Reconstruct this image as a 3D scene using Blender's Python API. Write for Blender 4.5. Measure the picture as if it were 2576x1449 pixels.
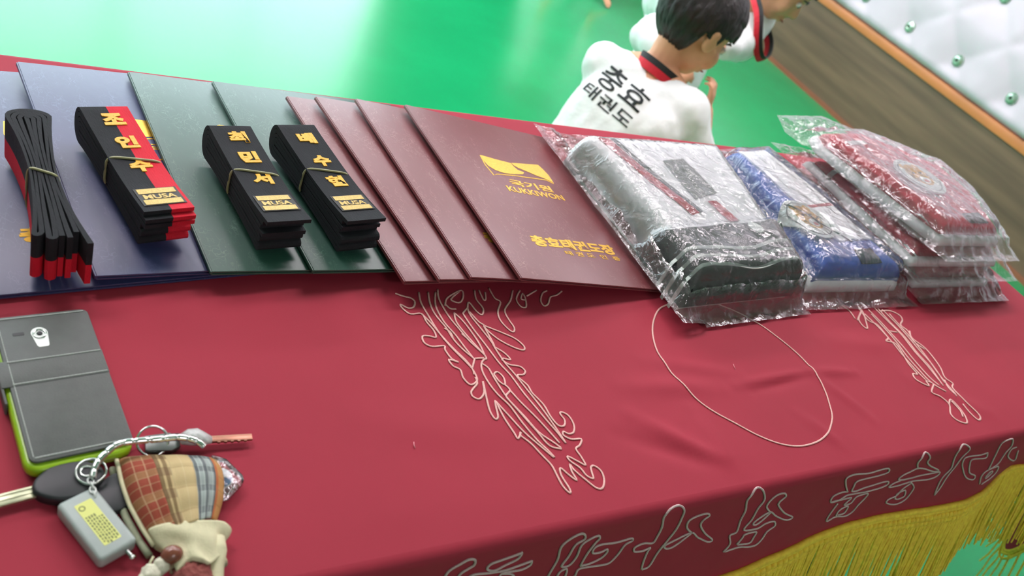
import bpy, bmesh, math, random
from math import sin, cos, pi, radians, sqrt
from mathutils import Vector, Matrix, Quaternion, noise

random.seed(7)
for o in list(bpy.data.objects):
    bpy.data.objects.remove(o)
scene = bpy.context.scene
col = scene.collection

# ------------------------------------------------------------------ camera
F_PX, YAW, PITCH, ROLL = 2051.879, -0.73015, 0.961075, 0.464471
cam_d = bpy.data.cameras.new('camera')
cam = bpy.data.objects.new('camera', cam_d)
col.objects.link(cam)
cam_d.sensor_fit = 'HORIZONTAL'
cam_d.sensor_width = 36.0
cam_d.lens = 36.0 * F_PX / 2576.0
cam_d.clip_start = 0.02
cam.matrix_world = (Matrix.Translation((-0.070174, -0.566688, 0.485428)) @ Matrix.Rotation(YAW, 4, 'Z')
                    @ Matrix.Rotation(PITCH, 4, 'X') @ Matrix.Rotation(ROLL, 4, 'Z'))
cam_d.dof.use_dof = True
cam_d.dof.focus_distance = 0.80
cam_d.dof.aperture_fstop = 8.0
scene.camera = cam

# ------------------------------------------------------------------ world / exposure
world = bpy.data.worlds.new('world')
scene.world = world
world.use_nodes = True
world.node_tree.nodes['Background'].inputs[0].default_value = (0.8, 0.9, 1.0, 1)
world.node_tree.nodes['Background'].inputs[1].default_value = 0.3
vs = scene.view_settings
vs.view_transform = 'Standard'
vs.look = 'None'
vs.gamma = 1.0
vs.use_curve_mapping = False
vs.exposure = 0.50

CEIL_LAMP = 19.0      # radiance of the ceiling lamp diffusers
WINDOW_LIGHT = 3.6    # radiance of the frosted window panes

# ------------------------------------------------------------------ materials
def lin(r, g, b):
    f = lambda c: (c / 255 / 12.92) if c <= 10.3 else ((c / 255 + 0.055) / 1.055) ** 2.4
    return (f(r), f(g), f(b), 1.0)

MATS = {}
def mat(name, rgb, rough=0.6, metal=0.0, var=0.0, scale=40.0, bump=0.0, bscale=None, spec=0.5, emit=0.0,
        sheen=0.0, stretch=(1, 1, 1), coat=0.0, rgb2=None, detail=4.0, bdist=0.001):
    if name in MATS:
        return MATS[name]
    m = bpy.data.materials.new(name)
    m.use_nodes = True
    nt = m.node_tree
    b = nt.nodes['Principled BSDF']
    c = lin(*rgb)
    b.inputs['Base Color'].default_value = c
    b.inputs['Roughness'].default_value = rough
    b.inputs['Metallic'].default_value = metal
    b.inputs['Specular IOR Level'].default_value = spec
    b.inputs['Sheen Weight'].default_value = sheen
    b.inputs['Coat Weight'].default_value = coat
    if emit:
        b.inputs['Emission Color'].default_value = c
        b.inputs['Emission Strength'].default_value = emit
    if var or bump or rgb2:
        tc = nt.nodes.new('ShaderNodeTexCoord')
        mp = nt.nodes.new('ShaderNodeMapping')
        mp.inputs['Scale'].default_value = stretch
        nt.links.new(tc.outputs['Object'], mp.inputs[0])
        n = nt.nodes.new('ShaderNodeTexNoise')
        n.inputs['Scale'].default_value = scale
        n.inputs['Detail'].default_value = detail
        nt.links.new(mp.outputs[0], n.inputs['Vector'])
        if var or rgb2:
            mx = nt.nodes.new('ShaderNodeMix')
            mx.data_type = 'RGBA'
            mx.inputs[6].default_value = tuple(v * (1 - var) for v in c[:3]) + (1,)
            mx.inputs[7].default_value = lin(*rgb2) if rgb2 else tuple(min(1, v * (1 + var)) for v in c[:3]) + (1,)
            rp = nt.nodes.new('ShaderNodeMapRange')
            rp.inputs[1].default_value = 0.3
            rp.inputs[2].default_value = 0.7
            nt.links.new(n.outputs[0], rp.inputs[0])
            nt.links.new(rp.outputs[0], mx.inputs[0])
            nt.links.new(mx.outputs[2], b.inputs['Base Color'])
        if bump:
            nb = nt.nodes.new('ShaderNodeTexNoise')
            nb.inputs['Scale'].default_value = bscale or scale
            nb.inputs['Detail'].default_value = 3
            nt.links.new(mp.outputs[0], nb.inputs['Vector'])
            bp = nt.nodes.new('ShaderNodeBump')
            bp.inputs['Strength'].default_value = bump
            bp.inputs['Distance'].default_value = bdist
            nt.links.new(nb.outputs[0], bp.inputs['Height'])
            nt.links.new(bp.outputs[0], b.inputs['Normal'])
    MATS[name] = m
    return m

def cover_mat(name, rgb, light):
    """leatherette board with thin pale fibres and a soft shine"""
    m = mat(name, rgb, rough=0.40, spec=0.7)
    nt = m.node_tree
    b = nt.nodes['Principled BSDF']
    tc = nt.nodes.new('ShaderNodeTexCoord')
    mp = nt.nodes.new('ShaderNodeMapping')
    mp.inputs['Scale'].default_value = (1, 0.45, 1)
    mp.inputs['Rotation'].default_value = (0, 0, 0.5)
    nt.links.new(tc.outputs['Object'], mp.inputs[0])
    dn = nt.nodes.new('ShaderNodeTexNoise')
    dn.inputs['Scale'].default_value = 95
    nt.links.new(mp.outputs[0], dn.inputs['Vector'])
    add = nt.nodes.new('ShaderNodeVectorMath')
    add.operation = 'MULTIPLY_ADD'
    add.inputs[1].default_value = (0.03, 0.03, 0.03)
    nt.links.new(dn.outputs['Color'], add.inputs[0])
    nt.links.new(mp.outputs[0], add.inputs[2])
    v = nt.nodes.new('ShaderNodeTexVoronoi')
    v.feature = 'DISTANCE_TO_EDGE'
    v.inputs['Scale'].default_value = 130
    nt.links.new(add.outputs[0], v.inputs['Vector'])
    mr = nt.nodes.new('ShaderNodeMapRange')
    mr.inputs[1].default_value = 0.0
    mr.inputs[2].default_value = 0.045
    mr.inputs[3].default_value = 1.0
    mr.inputs[4].default_value = 0.0
    nt.links.new(v.outputs['Distance'], mr.inputs[0])
    n2 = nt.nodes.new('ShaderNodeTexNoise')
    n2.inputs['Scale'].default_value = 60
    nt.links.new(mp.outputs[0], n2.inputs['Vector'])
    m2 = nt.nodes.new('ShaderNodeMapRange')
    m2.inputs[1].default_value = 0.45
    m2.inputs[2].default_value = 0.7
    m2.inputs[4].default_value = 0.55
    nt.links.new(n2.outputs[0], m2.inputs[0])
    mul = nt.nodes.new('ShaderNodeMath')
    mul.operation = 'MULTIPLY'
    nt.links.new(mr.outputs[0], mul.inputs[0])
    nt.links.new(m2.outputs[0], mul.inputs[1])
    mx = nt.nodes.new('ShaderNodeMix')
    mx.data_type = 'RGBA'
    mx.inputs[6].default_value = lin(*rgb)
    mx.inputs[7].default_value = lin(*light)
    nt.links.new(mul.outputs[0], mx.inputs[0])
    nt.links.new(mx.outputs[2], b.inputs['Base Color'])
    bp = nt.nodes.new('ShaderNodeBump')
    bp.inputs['Strength'].default_value = 0.35
    bp.inputs['Distance'].default_value = 0.0006
    nt.links.new(dn.outputs[0], bp.inputs['Height'])
    nt.links.new(bp.outputs[0], b.inputs['Normal'])
    return m

def film_mat(name, haze=0.10, tint=(0.99, 0.99, 1.0)):
    """thin clear polythene: mostly see-through, glossy, slightly milky"""
    m = bpy.data.materials.new(name)
    m.use_nodes = True
    nt = m.node_tree
    nt.nodes.remove(nt.nodes['Principled BSDF'])
    out = nt.nodes['Material Output']
    tr = nt.nodes.new('ShaderNodeBsdfTransparent')
    tr.inputs[0].default_value = tint + (1,)
    gl = nt.nodes.new('ShaderNodeBsdfGlossy')
    gl.inputs['Roughness'].default_value = 0.07
    df = nt.nodes.new('ShaderNodeBsdfDiffuse')
    df.inputs[0].default_value = (0.95, 0.96, 0.97, 1)
    tl = nt.nodes.new('ShaderNodeBsdfTranslucent')
    tl.inputs[0].default_value = (0.95, 0.96, 0.97, 1)
    half = nt.nodes.new('ShaderNodeMixShader')
    half.inputs[0].default_value = 0.5
    nt.links.new(df.outputs[0], half.inputs[1])
    nt.links.new(tl.outputs[0], half.inputs[2])
    tc = nt.nodes.new('ShaderNodeTexCoord')
    n = nt.nodes.new('ShaderNodeTexNoise')
    n.inputs['Scale'].default_value = 46
    n.inputs['Detail'].default_value = 4
    n.inputs['Distortion'].default_value = 1.4
    nt.links.new(tc.outputs['Object'], n.inputs['Vector'])
    bp = nt.nodes.new('ShaderNodeBump')
    bp.inputs['Strength'].default_value = 1.0
    bp.inputs['Distance'].default_value = 0.003
    nt.links.new(n.outputs[0], bp.inputs['Height'])
    nt.links.new(bp.outputs[0], gl.inputs['Normal'])
    a = nt.nodes.new('ShaderNodeMixShader')
    a.inputs[0].default_value = haze
    nt.links.new(tr.outputs[0], a.inputs[1])
    nt.links.new(half.outputs[0], a.inputs[2])
    fr = nt.nodes.new('ShaderNodeFresnel')
    fr.inputs[0].default_value = 1.55
    nt.links.new(bp.outputs[0], fr.inputs['Normal'])
    mu = nt.nodes.new('ShaderNodeMath')
    mu.operation = 'MULTIPLY'
    mu.use_clamp = True
    mu.inputs[1].default_value = 1.5
    nt.links.new(fr.outputs[0], mu.inputs[0])
    c = nt.nodes.new('ShaderNodeMixShader')
    nt.links.new(mu.outputs[0], c.inputs[0])
    nt.links.new(a.outputs[0], c.inputs[1])
    nt.links.new(gl.outputs[0], c.inputs[2])
    nt.links.new(c.outputs[0], out.inputs[0])
    return m

# ------------------------------------------------------------------ mesh helpers
class MB:
    def __init__(s):
        s.v = []
        s.f = []
    def add(s, vs, fs):
        k = len(s.v)
        s.v += [tuple(p) for p in vs]
        s.f += [tuple(i + k for i in f) for f in fs]
        return s
    def box(s, lo, hi, M=None):
        x0, y0, z0 = lo
        x1, y1, z1 = hi
        vs = [Vector(p) for p in ((x0, y0, z0), (x1, y0, z0), (x1, y1, z0), (x0, y1, z0),
                                  (x0, y0, z1), (x1, y0, z1), (x1, y1, z1), (x0, y1, z1))]
        if M is not None:
            vs = [M @ p for p in vs]
        return s.add(vs, [(0, 3, 2, 1), (4, 5, 6, 7), (0, 1, 5, 4), (1, 2, 6, 5), (2, 3, 7, 6), (3, 0, 4, 7)])
    def prism(s, poly, z0, z1, M=None):
        n = len(poly)
        vs = [Vector((x, y, z0)) for x, y in poly] + [Vector((x, y, z1)) for x, y in poly]
        if M is not None:
            vs = [M @ p for p in vs]
        return s.add(vs, [tuple(range(n - 1, -1, -1)), tuple(range(n, 2 * n))] +
                     [(i, (i + 1) % n, n + (i + 1) % n, n + i) for i in range(n)])
    def tube(s, pts, r, k=6, closed=False, flat=1.0, up=(0, 0, 1), caps=True):
        pts = [Vector(p) for p in pts]
        n = len(pts)
        rr = r if isinstance(r, (list, tuple)) else [r] * n
        up = Vector(up)
        vs = []
        for i, p in enumerate(pts):
            a = pts[(i - 1) % n] if (closed or i > 0) else p
            b = pts[(i + 1) % n] if (closed or i < n - 1) else p
            t = (b - a)
            if t.length < 1e-9:
                t = Vector((1, 0, 0))
            t.normalize()
            sd = t.cross(up)
            if sd.length < 1e-4:
                sd = t.cross(Vector((0.3, 1, 0.1)))
            sd.normalize()
            nn = sd.cross(t)
            for j in range(k):
                an = 2 * pi * j / k
                vs.append(p + sd * (cos(an) * rr[i]) + nn * (sin(an) * rr[i] * flat))
        fs = []
        m = n if closed else n - 1
        for i in range(m):
            for j in range(k):
                a = i * k + j
                b = i * k + (j + 1) % k
                c = ((i + 1) % n) * k + (j + 1) % k
                d = ((i + 1) % n) * k + j
                fs.append((a, d, c, b))
        if caps and not closed:
            fs.append(tuple(range(k)))
            fs.append(tuple(range((n - 1) * k + k - 1, (n - 1) * k - 1, -1)))
        return s.add(vs, fs)
    def ell(s, c, r, nu=16, nv=10, M=None):
        c = Vector(c)
        if not isinstance(r, (tuple, list, Vector)):
            r = (r, r, r)
        vs, fs = [], []
        for i in range(nv + 1):
            th = pi * i / nv
            for j in range(nu):
                ph = 2 * pi * j / nu
                d = Vector((r[0] * sin(th) * cos(ph), r[1] * sin(th) * sin(ph), r[2] * cos(th)))
                if M is not None:
                    d = M @ d
                vs.append(c + d)
        for i in range(nv):
            for j in range(nu):
                fs.append((i * nu + j, (i + 1) * nu + j, (i + 1) * nu + (j + 1) % nu, i * nu + (j + 1) % nu))
        return s.add(vs, fs)
    def cap(s, p0, r0, p1, r1, k=14):
        """tapered capsule"""
        p0, p1 = Vector(p0), Vector(p1)
        ax = p1 - p0
        L = ax.length
        q = Vector((0, 0, 1)).rotation_difference(ax.normalized()).to_matrix() if L > 1e-6 else Matrix.Identity(3)
        prof = []
        for i in range(6):
            a = -pi / 2 + pi / 2 * i / 5
            prof.append((r0 * cos(a) + 1e-5, r0 * sin(a)))
        for i in range(6):
            a = pi / 2 * i / 5
            prof.append((r1 * cos(a) + 1e-5, L + r1 * sin(a)))
        vs, fs = [], []
        for r, z in prof:
            for j in range(k):
                an = 2 * pi * j / k
                vs.append(p0 + q @ Vector((r * cos(an), r * sin(an), z)))
        n = len(prof)
        for i in range(n - 1):
            for j in range(k):
                fs.append((i * k + j, i * k + (j + 1) % k, (i + 1) * k + (j + 1) % k, (i + 1) * k + j))
        fs.append(tuple(range(k - 1, -1, -1)))
        fs.append(tuple((n - 1) * k + j for j in range(k)))
        return s.add(vs, fs)
    def lathe(s, prof, k=24, M=None, close=False):
        vs, fs = [], []
        for r, z in prof:
            for j in range(k):
                an = 2 * pi * j / k
                p = Vector((r * cos(an), r * sin(an), z))
                vs.append(M @ p if M is not None else p)
        n = len(prof)
        for i in range(n - 1 + (1 if close else 0)):
            for j in range(k):
                a, b = i % n, (i + 1) % n
                fs.append((a * k + j, a * k + (j + 1) % k, b * k + (j + 1) % k, b * k + j))
        return s.add(vs, fs)
    def mesh(s, name):
        me = bpy.data.meshes.new(name)
        me.from_pydata(s.v, [], s.f)
        me.update()
        return me
    def build(s, name, m, parent=None, smooth=False, bevel=0.0, seg=2, recalc=True, subsurf=0):
        me = s.mesh(name)
        bm = bmesh.new()
        bm.from_mesh(me)
        if bevel:
            es = [e for e in bm.edges if e.is_manifold and e.calc_face_angle(0) > 0.5]
            bmesh.ops.bevel(bm, geom=es, offset=bevel, segments=seg, profile=0.5, affect='EDGES')
        if recalc:
            bmesh.ops.recalc_face_normals(bm, faces=bm.faces)
        bm.to_mesh(me)
        bm.free()
        if smooth or bevel:
            me.polygons.foreach_set('use_smooth', [True] * len(me.polygons))
            if not smooth:
                me.set_sharp_from_angle(angle=0.6)
        o = bpy.data.objects.new(name, me)
        col.objects.link(o)
        me.materials.append(m)
        if parent:
            o.parent = parent
        if subsurf:
            md = o.modifiers.new('subsurf', 'SUBSURF')
            md.levels = md.render_levels = subsurf
        return o

def empty(name, loc=(0, 0, 0), rot=(0, 0, 0)):
    o = bpy.data.objects.new(name, None)
    o.empty_display_size = 0.05
    o.location = loc
    o.rotation_euler = rot
    col.objects.link(o)
    return o

def tag(o, label=None, cat=None, group=None, kind=None):
    if label: o['label'] = label
    if cat: o['category'] = cat
    if group: o['group'] = group
    if kind: o['kind'] = kind
    return o

def text_mesh(body, size, width=None, height=None, extrude=0.0002, bold=0.0):
    """flat lettering as mesh data, origin at its lower left, optionally fitted to width x height"""
    cu = bpy.data.curves.new('lettering', 'FONT')
    cu.body = body
    cu.size = size
    cu.extrude = extrude
    cu.offset = bold
    cu.resolution_u = 3
    o = bpy.data.objects.new('lettering', cu)
    col.objects.link(o)
    bpy.context.view_layer.update()
    dg = bpy.context.evaluated_depsgraph_get()
    me = bpy.data.meshes.new_from_object(o.evaluated_get(dg))
    bpy.data.objects.remove(o)
    xs = [v.co.x for v in me.vertices] or [0, 1]
    ys = [v.co.y for v in me.vertices] or [0, 1]
    x0, x1, y0, y1 = min(xs), max(xs), min(ys), max(ys)
    sx = width / (x1 - x0) if width else 1
    sy = height / (y1 - y0) if height else (sx if width else 1)
    for v in me.vertices:
        v.co.x = (v.co.x - x0) * sx
        v.co.y = (v.co.y - y0) * sy
    return me

def link_mesh(name, me, m, parent=None, M=None):
    o = bpy.data.objects.new(name, me)
    col.objects.link(o)
    me.materials.clear()
    me.materials.append(m)
    if M is not None:
        me.transform(M)
    if parent:
        o.parent = parent
    return o

def smoothline(pts, n=3):
    """Catmull-Rom refinement of a 2-D / 3-D polyline"""
    P = [Vector(p) for p in pts]
    out = []
    for i in range(len(P) - 1):
        a = P[max(i - 1, 0)]
        b, c = P[i], P[i + 1]
        d = P[min(i + 2, len(P) - 1)]
        for k in range(n):
            t = k / n
            out.append(0.5 * ((2 * b) + (c - a) * t + (2 * a - 5 * b + 4 * c - d) * t * t + (3 * b - 3 * c + d - a) * t ** 3))
    out.append(P[-1])
    return out

def fbm(x, y, z=0.0, o=3):
    return noise.fractal(Vector((x, y, z)), 1.0, 2.0, o)

GOLD = mat('gold foil', (226, 178, 70), rough=0.34, metal=0.75, var=0.12, scale=300)

# ------------------------------------------------------------------ the room
FLOOR = -0.72
CEIL = 1.98
FAR_Y, NEAR_Y, LEFT_X = 5.2, -2.9, -3.2
W_ANG = -0.0439
W_D = 3.70235
wn = Vector((cos(W_ANG), sin(W_ANG), 0))       # outward normal of the right wall
wt = Vector((-sin(W_ANG), cos(W_ANG), 0))      # along the wall, away from the table

def struct(o):
    o['kind'] = 'structure'
    return o

M_FLOOR = mat('green sports mat', (16, 152, 90), rough=0.22, spec=0.5, var=0.07, scale=3.0, bump=0.10, bscale=700, bdist=0.0005)
M_WALL = mat('painted wall', (168, 168, 164), rough=0.8, var=0.03, scale=3)
M_DARKWALL = mat('green painted wall', (60, 90, 78), rough=0.7, var=0.05, scale=2)
M_WOOD = mat('grey brown wood', (124, 100, 78), rough=0.5, rgb2=(94, 76, 60), scale=3.0, stretch=(7, 0.35, 7), bump=0.1, bscale=30)
M_ORANGE = mat('orange brown trim', (205, 128, 74), rough=0.4, var=0.06, scale=8)
M_PAD = mat('white padded vinyl', (214, 202, 214), rough=0.42, var=0.02, scale=6, bump=0.08, bscale=90)

struct(MB().box((LEFT_X, NEAR_Y, FLOOR - 0.05), (4.3, FAR_Y, FLOOR)).build('floor', M_FLOOR))
struct(MB().box((LEFT_X, NEAR_Y, CEIL), (4.3, FAR_Y, CEIL + 0.05)).build('ceiling', mat('white ceiling', (216, 214, 212), rough=0.85, var=0.02, scale=4)))
struct(MB().box((LEFT_X - 0.1, NEAR_Y, FLOOR), (LEFT_X, FAR_Y, CEIL)).build('wall_left', M_WALL))
struct(MB().box((LEFT_X, NEAR_Y - 0.1, FLOOR), (4.3, NEAR_Y, CEIL)).build('wall_near', M_WALL))

# far wall: window band on the left, darker painted wall on the right
WX0, WX1 = -2.9, 2.50
wz0, wz1 = FLOOR + 0.25, FLOOR + 2.5
m = MB()
m.box((LEFT_X, FAR_Y, FLOOR), (WX0, FAR_Y + 0.12, CEIL))
m.box((WX0, FAR_Y, FLOOR), (WX1, FAR_Y + 0.12, wz0))
m.box((WX0, FAR_Y, wz1), (WX1, FAR_Y + 0.12, CEIL))
struct(m.build('wall_far', M_WALL))
struct(MB().box((WX1, FAR_Y, FLOOR), (4.3, FAR_Y + 0.12, CEIL)).build('wall_far_panel', M_DARKWALL))
M_PANE = mat('frosted daylight pane', (232, 246, 255), rough=0.5, emit=WINDOW_LIGHT)
M_FRAME = mat('white window frame', (225, 228, 228), rough=0.4)
nwin = 3
ww = (WX1 - WX0) / nwin
for i in range(nwin):
    a, b = WX0 + i * ww, WX0 + (i + 1) * ww
    m = MB()
    t = 0.03
    m.box((a, FAR_Y - 0.01, wz0), (a + t, FAR_Y + 0.1, wz1)).box((b - t, FAR_Y - 0.01, wz0), (b, FAR_Y + 0.1, wz1))
    m.box((a + t, FAR_Y - 0.01, wz0), (b - t, FAR_Y + 0.1, wz0 + t)).box((a + t, FAR_Y - 0.01, wz1 - t), (b - t, FAR_Y + 0.1, wz1))
    m.box(((a + b) / 2 - 0.012, FAR_Y + 0.01, wz0 + t), ((a + b) / 2 + 0.012, FAR_Y + 0.08, wz1 - t))
    w = struct(m.build('window_%d' % (i + 1), M_FRAME))
    MB().box((a + t, FAR_Y + 0.04, wz0 + t), ((a + b) / 2 - 0.012, FAR_Y + 0.05, wz1 - t)).build('pane', M_PANE, w)
    MB().box(((a + b) / 2 + 0.012, FAR_Y + 0.04, wz0 + t), (b - t, FAR_Y + 0.05, wz1 - t)).build('pane', M_PANE, w)

# ceiling lamps (flush panels, over the far half of the hall, fill panels added at left and near)
M_LAMP = mat('lamp diffuser', (255, 240, 248), rough=0.5, emit=CEIL_LAMP)
M_LFR = mat('lamp frame', (215, 215, 215), rough=0.4)
for i, (lx, ly) in enumerate(((1.2, 1.1), (2.8, 1.1), (1.2, 2.9), (2.8, 2.9), (-0.4, 2.9), (-0.6, 1.1), (0.4, -2.5))):  # last pair are added fill: left bag faces, then front drape and fringe
    hl = 0.40 if ly < 0 else 0.6
    e = empty('unseen_ceiling_lamp', (lx, ly, CEIL))
    tag(e, 'unseen flush white ceiling lamp panel over the hall', 'lamp', 'ceiling lamp panels')
    m = MB()
    m.box((-hl - 0.02, -0.17, -0.05), (-hl, 0.17, 0)).box((hl, -0.17, -0.05), (hl + 0.02, 0.17, 0))
    m.box((-hl, -0.17, -0.05), (hl, -0.15, 0)).box((-hl, 0.15, -0.05), (hl, 0.17, 0))
    m.build('frame', M_LFR, e)
    MB().box((-hl, -0.15, -0.045), (hl, 0.15, -0.035)).build('diffuser', M_LAMP, e)

# right wall: wood kick panel, orange trims, tufted pad with buttons
def wall_pt(t, z, out=0.0):
    """t along the wall, z height, out towards the room"""
    p = wn * (W_D - out) + wt * t
    return Vector((p.x, p.y, z))
T0, T1 = -3.2, 5.3
TRIM_Z = FLOOR + 0.411
def wbox(m, t0, t1, z0, z1, o0, o1):
    c = [wall_pt(t, z, o) for z in (z0, z1) for t, o in ((t0, o0), (t1, o0), (t1, o1), (t0, o1))]
    return m.add(c, [(0, 1, 2, 3), (4, 7, 6, 5), (0, 4, 5, 1), (1, 5, 6, 2), (2, 6, 7, 3), (3, 7, 4, 0)])
wall = struct(wbox(MB(), T0, T1, FLOOR, CEIL, -0.12, -0.02).build('wall_right', M_WALL))
bb = struct(wbox(MB(), T0, T1, FLOOR + 0.02, TRIM_Z, -0.02, 0.0).build('baseboard_right', M_WOOD))
struct(wbox(MB(), T0, T1, TRIM_Z, TRIM_Z + 0.045, -0.02, 0.012).build('trim_1', M_ORANGE, bevel=0.004))
struct(wbox(MB(), T0, T1, FLOOR, FLOOR + 0.022, -0.02, 0.008).build('trim_2', mat('dark orange trim', (150, 92, 66), rough=0.5, var=0.06, scale=8)))
# tufted pad: quilted height field, pulled in at every button
ST = 0.331
B_T0 = wt.dot(Vector((3.807, 2.298, 0)))
B_Z0 = -0.152
pad_z0, pad_z1 = TRIM_Z + 0.045, 1.55
t_lo, t_hi = -0.7, 4.6
nt_, nz_ = 300, 100
def pad_out(t, z):
    a = (t - B_T0) / ST
    b = (z - B_Z0) / 0.315
    da = a - round(a)
    db = b - round(b)
    d = sqrt((da * ST) ** 2 + (db * 0.315) ** 2)
    puff = 0.035 * (1 - math.exp(-(d / 0.085)))
    fold = 0.006 * math.exp(-abs(abs(da) - abs(db)) * 14) * min(1, d / 0.06)
    return 0.004 + puff - fold + 0.002 * fbm(t * 9, z * 9)
vs_, fs_ = [], []
for i in range(nt_ + 1):
    for j in range(nz_ + 1):
        t = t_lo + (t_hi - t_lo) * i / nt_
        z = pad_z0 + (pad_z1 - pad_z0) * j / nz_
        e_ = min(1, (z - pad_z0) / 0.03, (pad_z1 - z) / 0.03)
        vs_.append(wall_pt(t, z, -0.015 + (pad_out(t, z) + 0.015) * sqrt(max(0, e_))))
for i in range(nt_):
    for j in range(nz_):
        a = i * (nz_ + 1) + j
        fs_.append((a, a + nz_ + 1, a + nz_ + 2, a + 1))
pad = MB().add(vs_, fs_).build('tufted_pad', M_PAD, wall, smooth=True)
pad['label'] = 'white tufted wall padding above the wood kick panel'
M_BTN = mat('crystal button', (196, 214, 200), rough=0.08, metal=0.55, rgb2=(120, 160, 135), scale=60)
M_BTNC = mat('button centre', (52, 62, 52), rough=0.2, metal=0.4)
q = Vector((0, 0, 1)).rotation_difference(-wn).to_matrix().to_4x4()
bm_me = MB().lathe([(0.0001, 0.019), (0.006, 0.019), (0.010, 0.022), (0.018, 0.021), (0.026, 0.016), (0.029, 0.008), (0.029, 0.0)], 10, q)
bme = bm_me.mesh('button')
bme.materials.append(M_BTN)
cme = MB().lathe([(0.0001, 0.0235), (0.005, 0.023), (0.007, 0.02)], 10, q).mesh('button_centre')
cme.materials.append(M_BTNC)
for bi in range(-4, 6):
    for bj in range(0, 5):
        t = B_T0 + bi * ST
        z = B_Z0 + bj * 0.315
        if t < t_lo + 0.1 or t > t_hi - 0.1:
            continue
        b = bpy.data.objects.new('button', bme)
        col.objects.link(b)
        b.parent = pad
        b.location = wall_pt(t, z, 0.006)
        c = bpy.data.objects.new('button_centre', cme)
        col.objects.link(c)
        c.parent = b

# ------------------------------------------------------------------ table
XL, XR = -0.39, 1.415
YN, YF = -0.316, 0.298
M_TTOP = mat('table laminate', (190, 180, 165), rough=0.4, var=0.04)
M_STEEL = mat('table steel', (70, 70, 74), rough=0.35, metal=0.8)
tb = empty('folding_table', (0.5, 0, FLOOR))
tag(tb, 'long folding table standing under the maroon cloth', 'table')
h0 = -FLOOR
MB().box((XL - 0.5 + 0.008, YN + 0.008, h0 - 0.034), (XR - 0.5 - 0.008, YF - 0.008, h0 - 0.006)).build('tabletop', M_TTOP, tb, bevel=0.004)
for sx in (XL - 0.5 + 0.25, XR - 0.5 - 0.25):
    for sy in (YN + 0.08, YF - 0.08):
        MB().tube([(sx, sy, 0.002), (sx, sy, h0 - 0.034)], 0.014, 10).build('leg', M_STEEL, tb, smooth=True)
    MB().tube([(sx, YN + 0.08, 0.12), (sx, YF - 0.08, 0.12)], 0.010, 8).build('crossbar', M_STEEL, tb, smooth=True)

# ------------------------------------------------------------------ tablecloth
M_CLOTH = mat('maroon satin cloth', (162, 50, 66), rough=0.7, spec=0.18, var=0.05, scale=5, bump=0.12, bscale=900, sheen=0.0, bdist=0.0004)
CREASES = [  # x0, y0, x1, y1, height, width
    (0.60, -0.204, 0.735, -0.196, 0.0022, 0.006), (0.62, -0.214, 0.735, -0.199, -0.0020, 0.006), (0.735, -0.196, 0.81, -0.204, 0.0020, 0.007),
    (0.52, -0.300, 0.44, -0.225, 0.0026, 0.010), (0.52, -0.300, 0.41, -0.245, -0.0022, 0.009), (0.52, -0.305, 0.52, -0.23, 0.0018, 0.012),
    (0.45, -0.19, 0.58, -0.205, 0.0016, 0.012), (0.735, -0.2, 0.77, -0.27, 0.0016, 0.008), (0.50, -0.16, 0.62, -0.19, 0.0013, 0.010),
    (0.80, -0.15, 0.95, -0.17, 0.0012, 0.014), (0.30, -0.16, 0.36, -0.24, 0.0012, 0.02), (0.18, -0.2, 0.30, -0.23, 0.0010, 0.02),
    (0.90, -0.22, 1.0, -0.29, 0.0014, 0.014), (0.66, -0.25, 0.69, -0.30, 0.0014, 0.009)]
def seg_d(px, py, x0, y0, x1, y1):
    dx, dy = x1 - x0, y1 - y0
    t = max(0.0, min(1.0, ((px - x0) * dx + (py - y0) * dy) / (dx * dx + dy * dy)))
    return math.hypot(px - x0 - t * dx, py - y0 - t * dy), t
def hcloth(x, y):
    z = 0.0007 * (fbm(x * 7, y * 7) + 1.0)
    if y < -0.09:
        for x0, y0, x1, y1, a, w in CREASES:
            d, t = seg_d(x, y, x0, y0, x1, y1)
            if d < 4 * w:
                z += 1.5 * (a + abs(a) * 0.2) * math.exp(-(d / w) ** 2) * (0.25 + 0.75 * sin(pi * min(max(t, 0.06), 0.94)))
    e = min(x - XL, XR - x, y - YN, YF - y)
    return z * max(0.0, min(1.0, e / 0.03))

nx, ny = 400, 150
vs_, fs_ = [], []
for i in range(nx + 1):
    x = XL + (XR - XL) * i / nx
    for j in range(ny + 1):
        y = YN + (YF - YN) * j / ny
        vs_.append((x, y, hcloth(x, y)))
for i in range(nx):
    for j in range(ny):
        a = i * (ny + 1) + j
        fs_.append((a, a + ny + 1, a + ny + 2, a + 1))
cloth = MB().add(vs_, fs_)
# hanging skirt: perimeter walk (front edge left->right, right edge near->far, back edge right->left)
RB = 0.009
def perim():
    out = []
    n = 330
    for i in range(n + 1):
        out.append((XL + (XR - XL) * i / n, YN, -pi / 2, 'f'))
    for k in range(1, 20):
        out.append((XR, YN, -pi / 2 + pi / 2 * k / 20, 'c'))
    n = 110
    for i in range(n + 1):
        out.append((XR, YN + (YF - YN) * i / n, 0.0, 'r'))
    for k in range(1, 20):
        out.append((XR, YF, pi / 2 * k / 20, 'd'))
    n = 180
    for i in range(n + 1):
        out.append((XR - (XR - XL) * i / n, YF, pi / 2, 'b'))
    return out
PER = perim()
def skirt_len(x, y, a, k):
    L = 0.112
    if k in 'cd':        # the cloth hangs further down at the table's end and lowest at its corners
        t = (a + pi / 2) / (pi / 2) if k == 'c' else 1 - a / (pi / 2)
        L += 0.17 * t + 0.16 * sin(pi * t)
    if k == 'r':
        L += 0.17
    if k == 'f':
        L += 0.03 * max(0, min(1, (0.75 - x) / 0.4)) - 0.004 * sin(x * 9)
        L += 0.0
    return L
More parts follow.
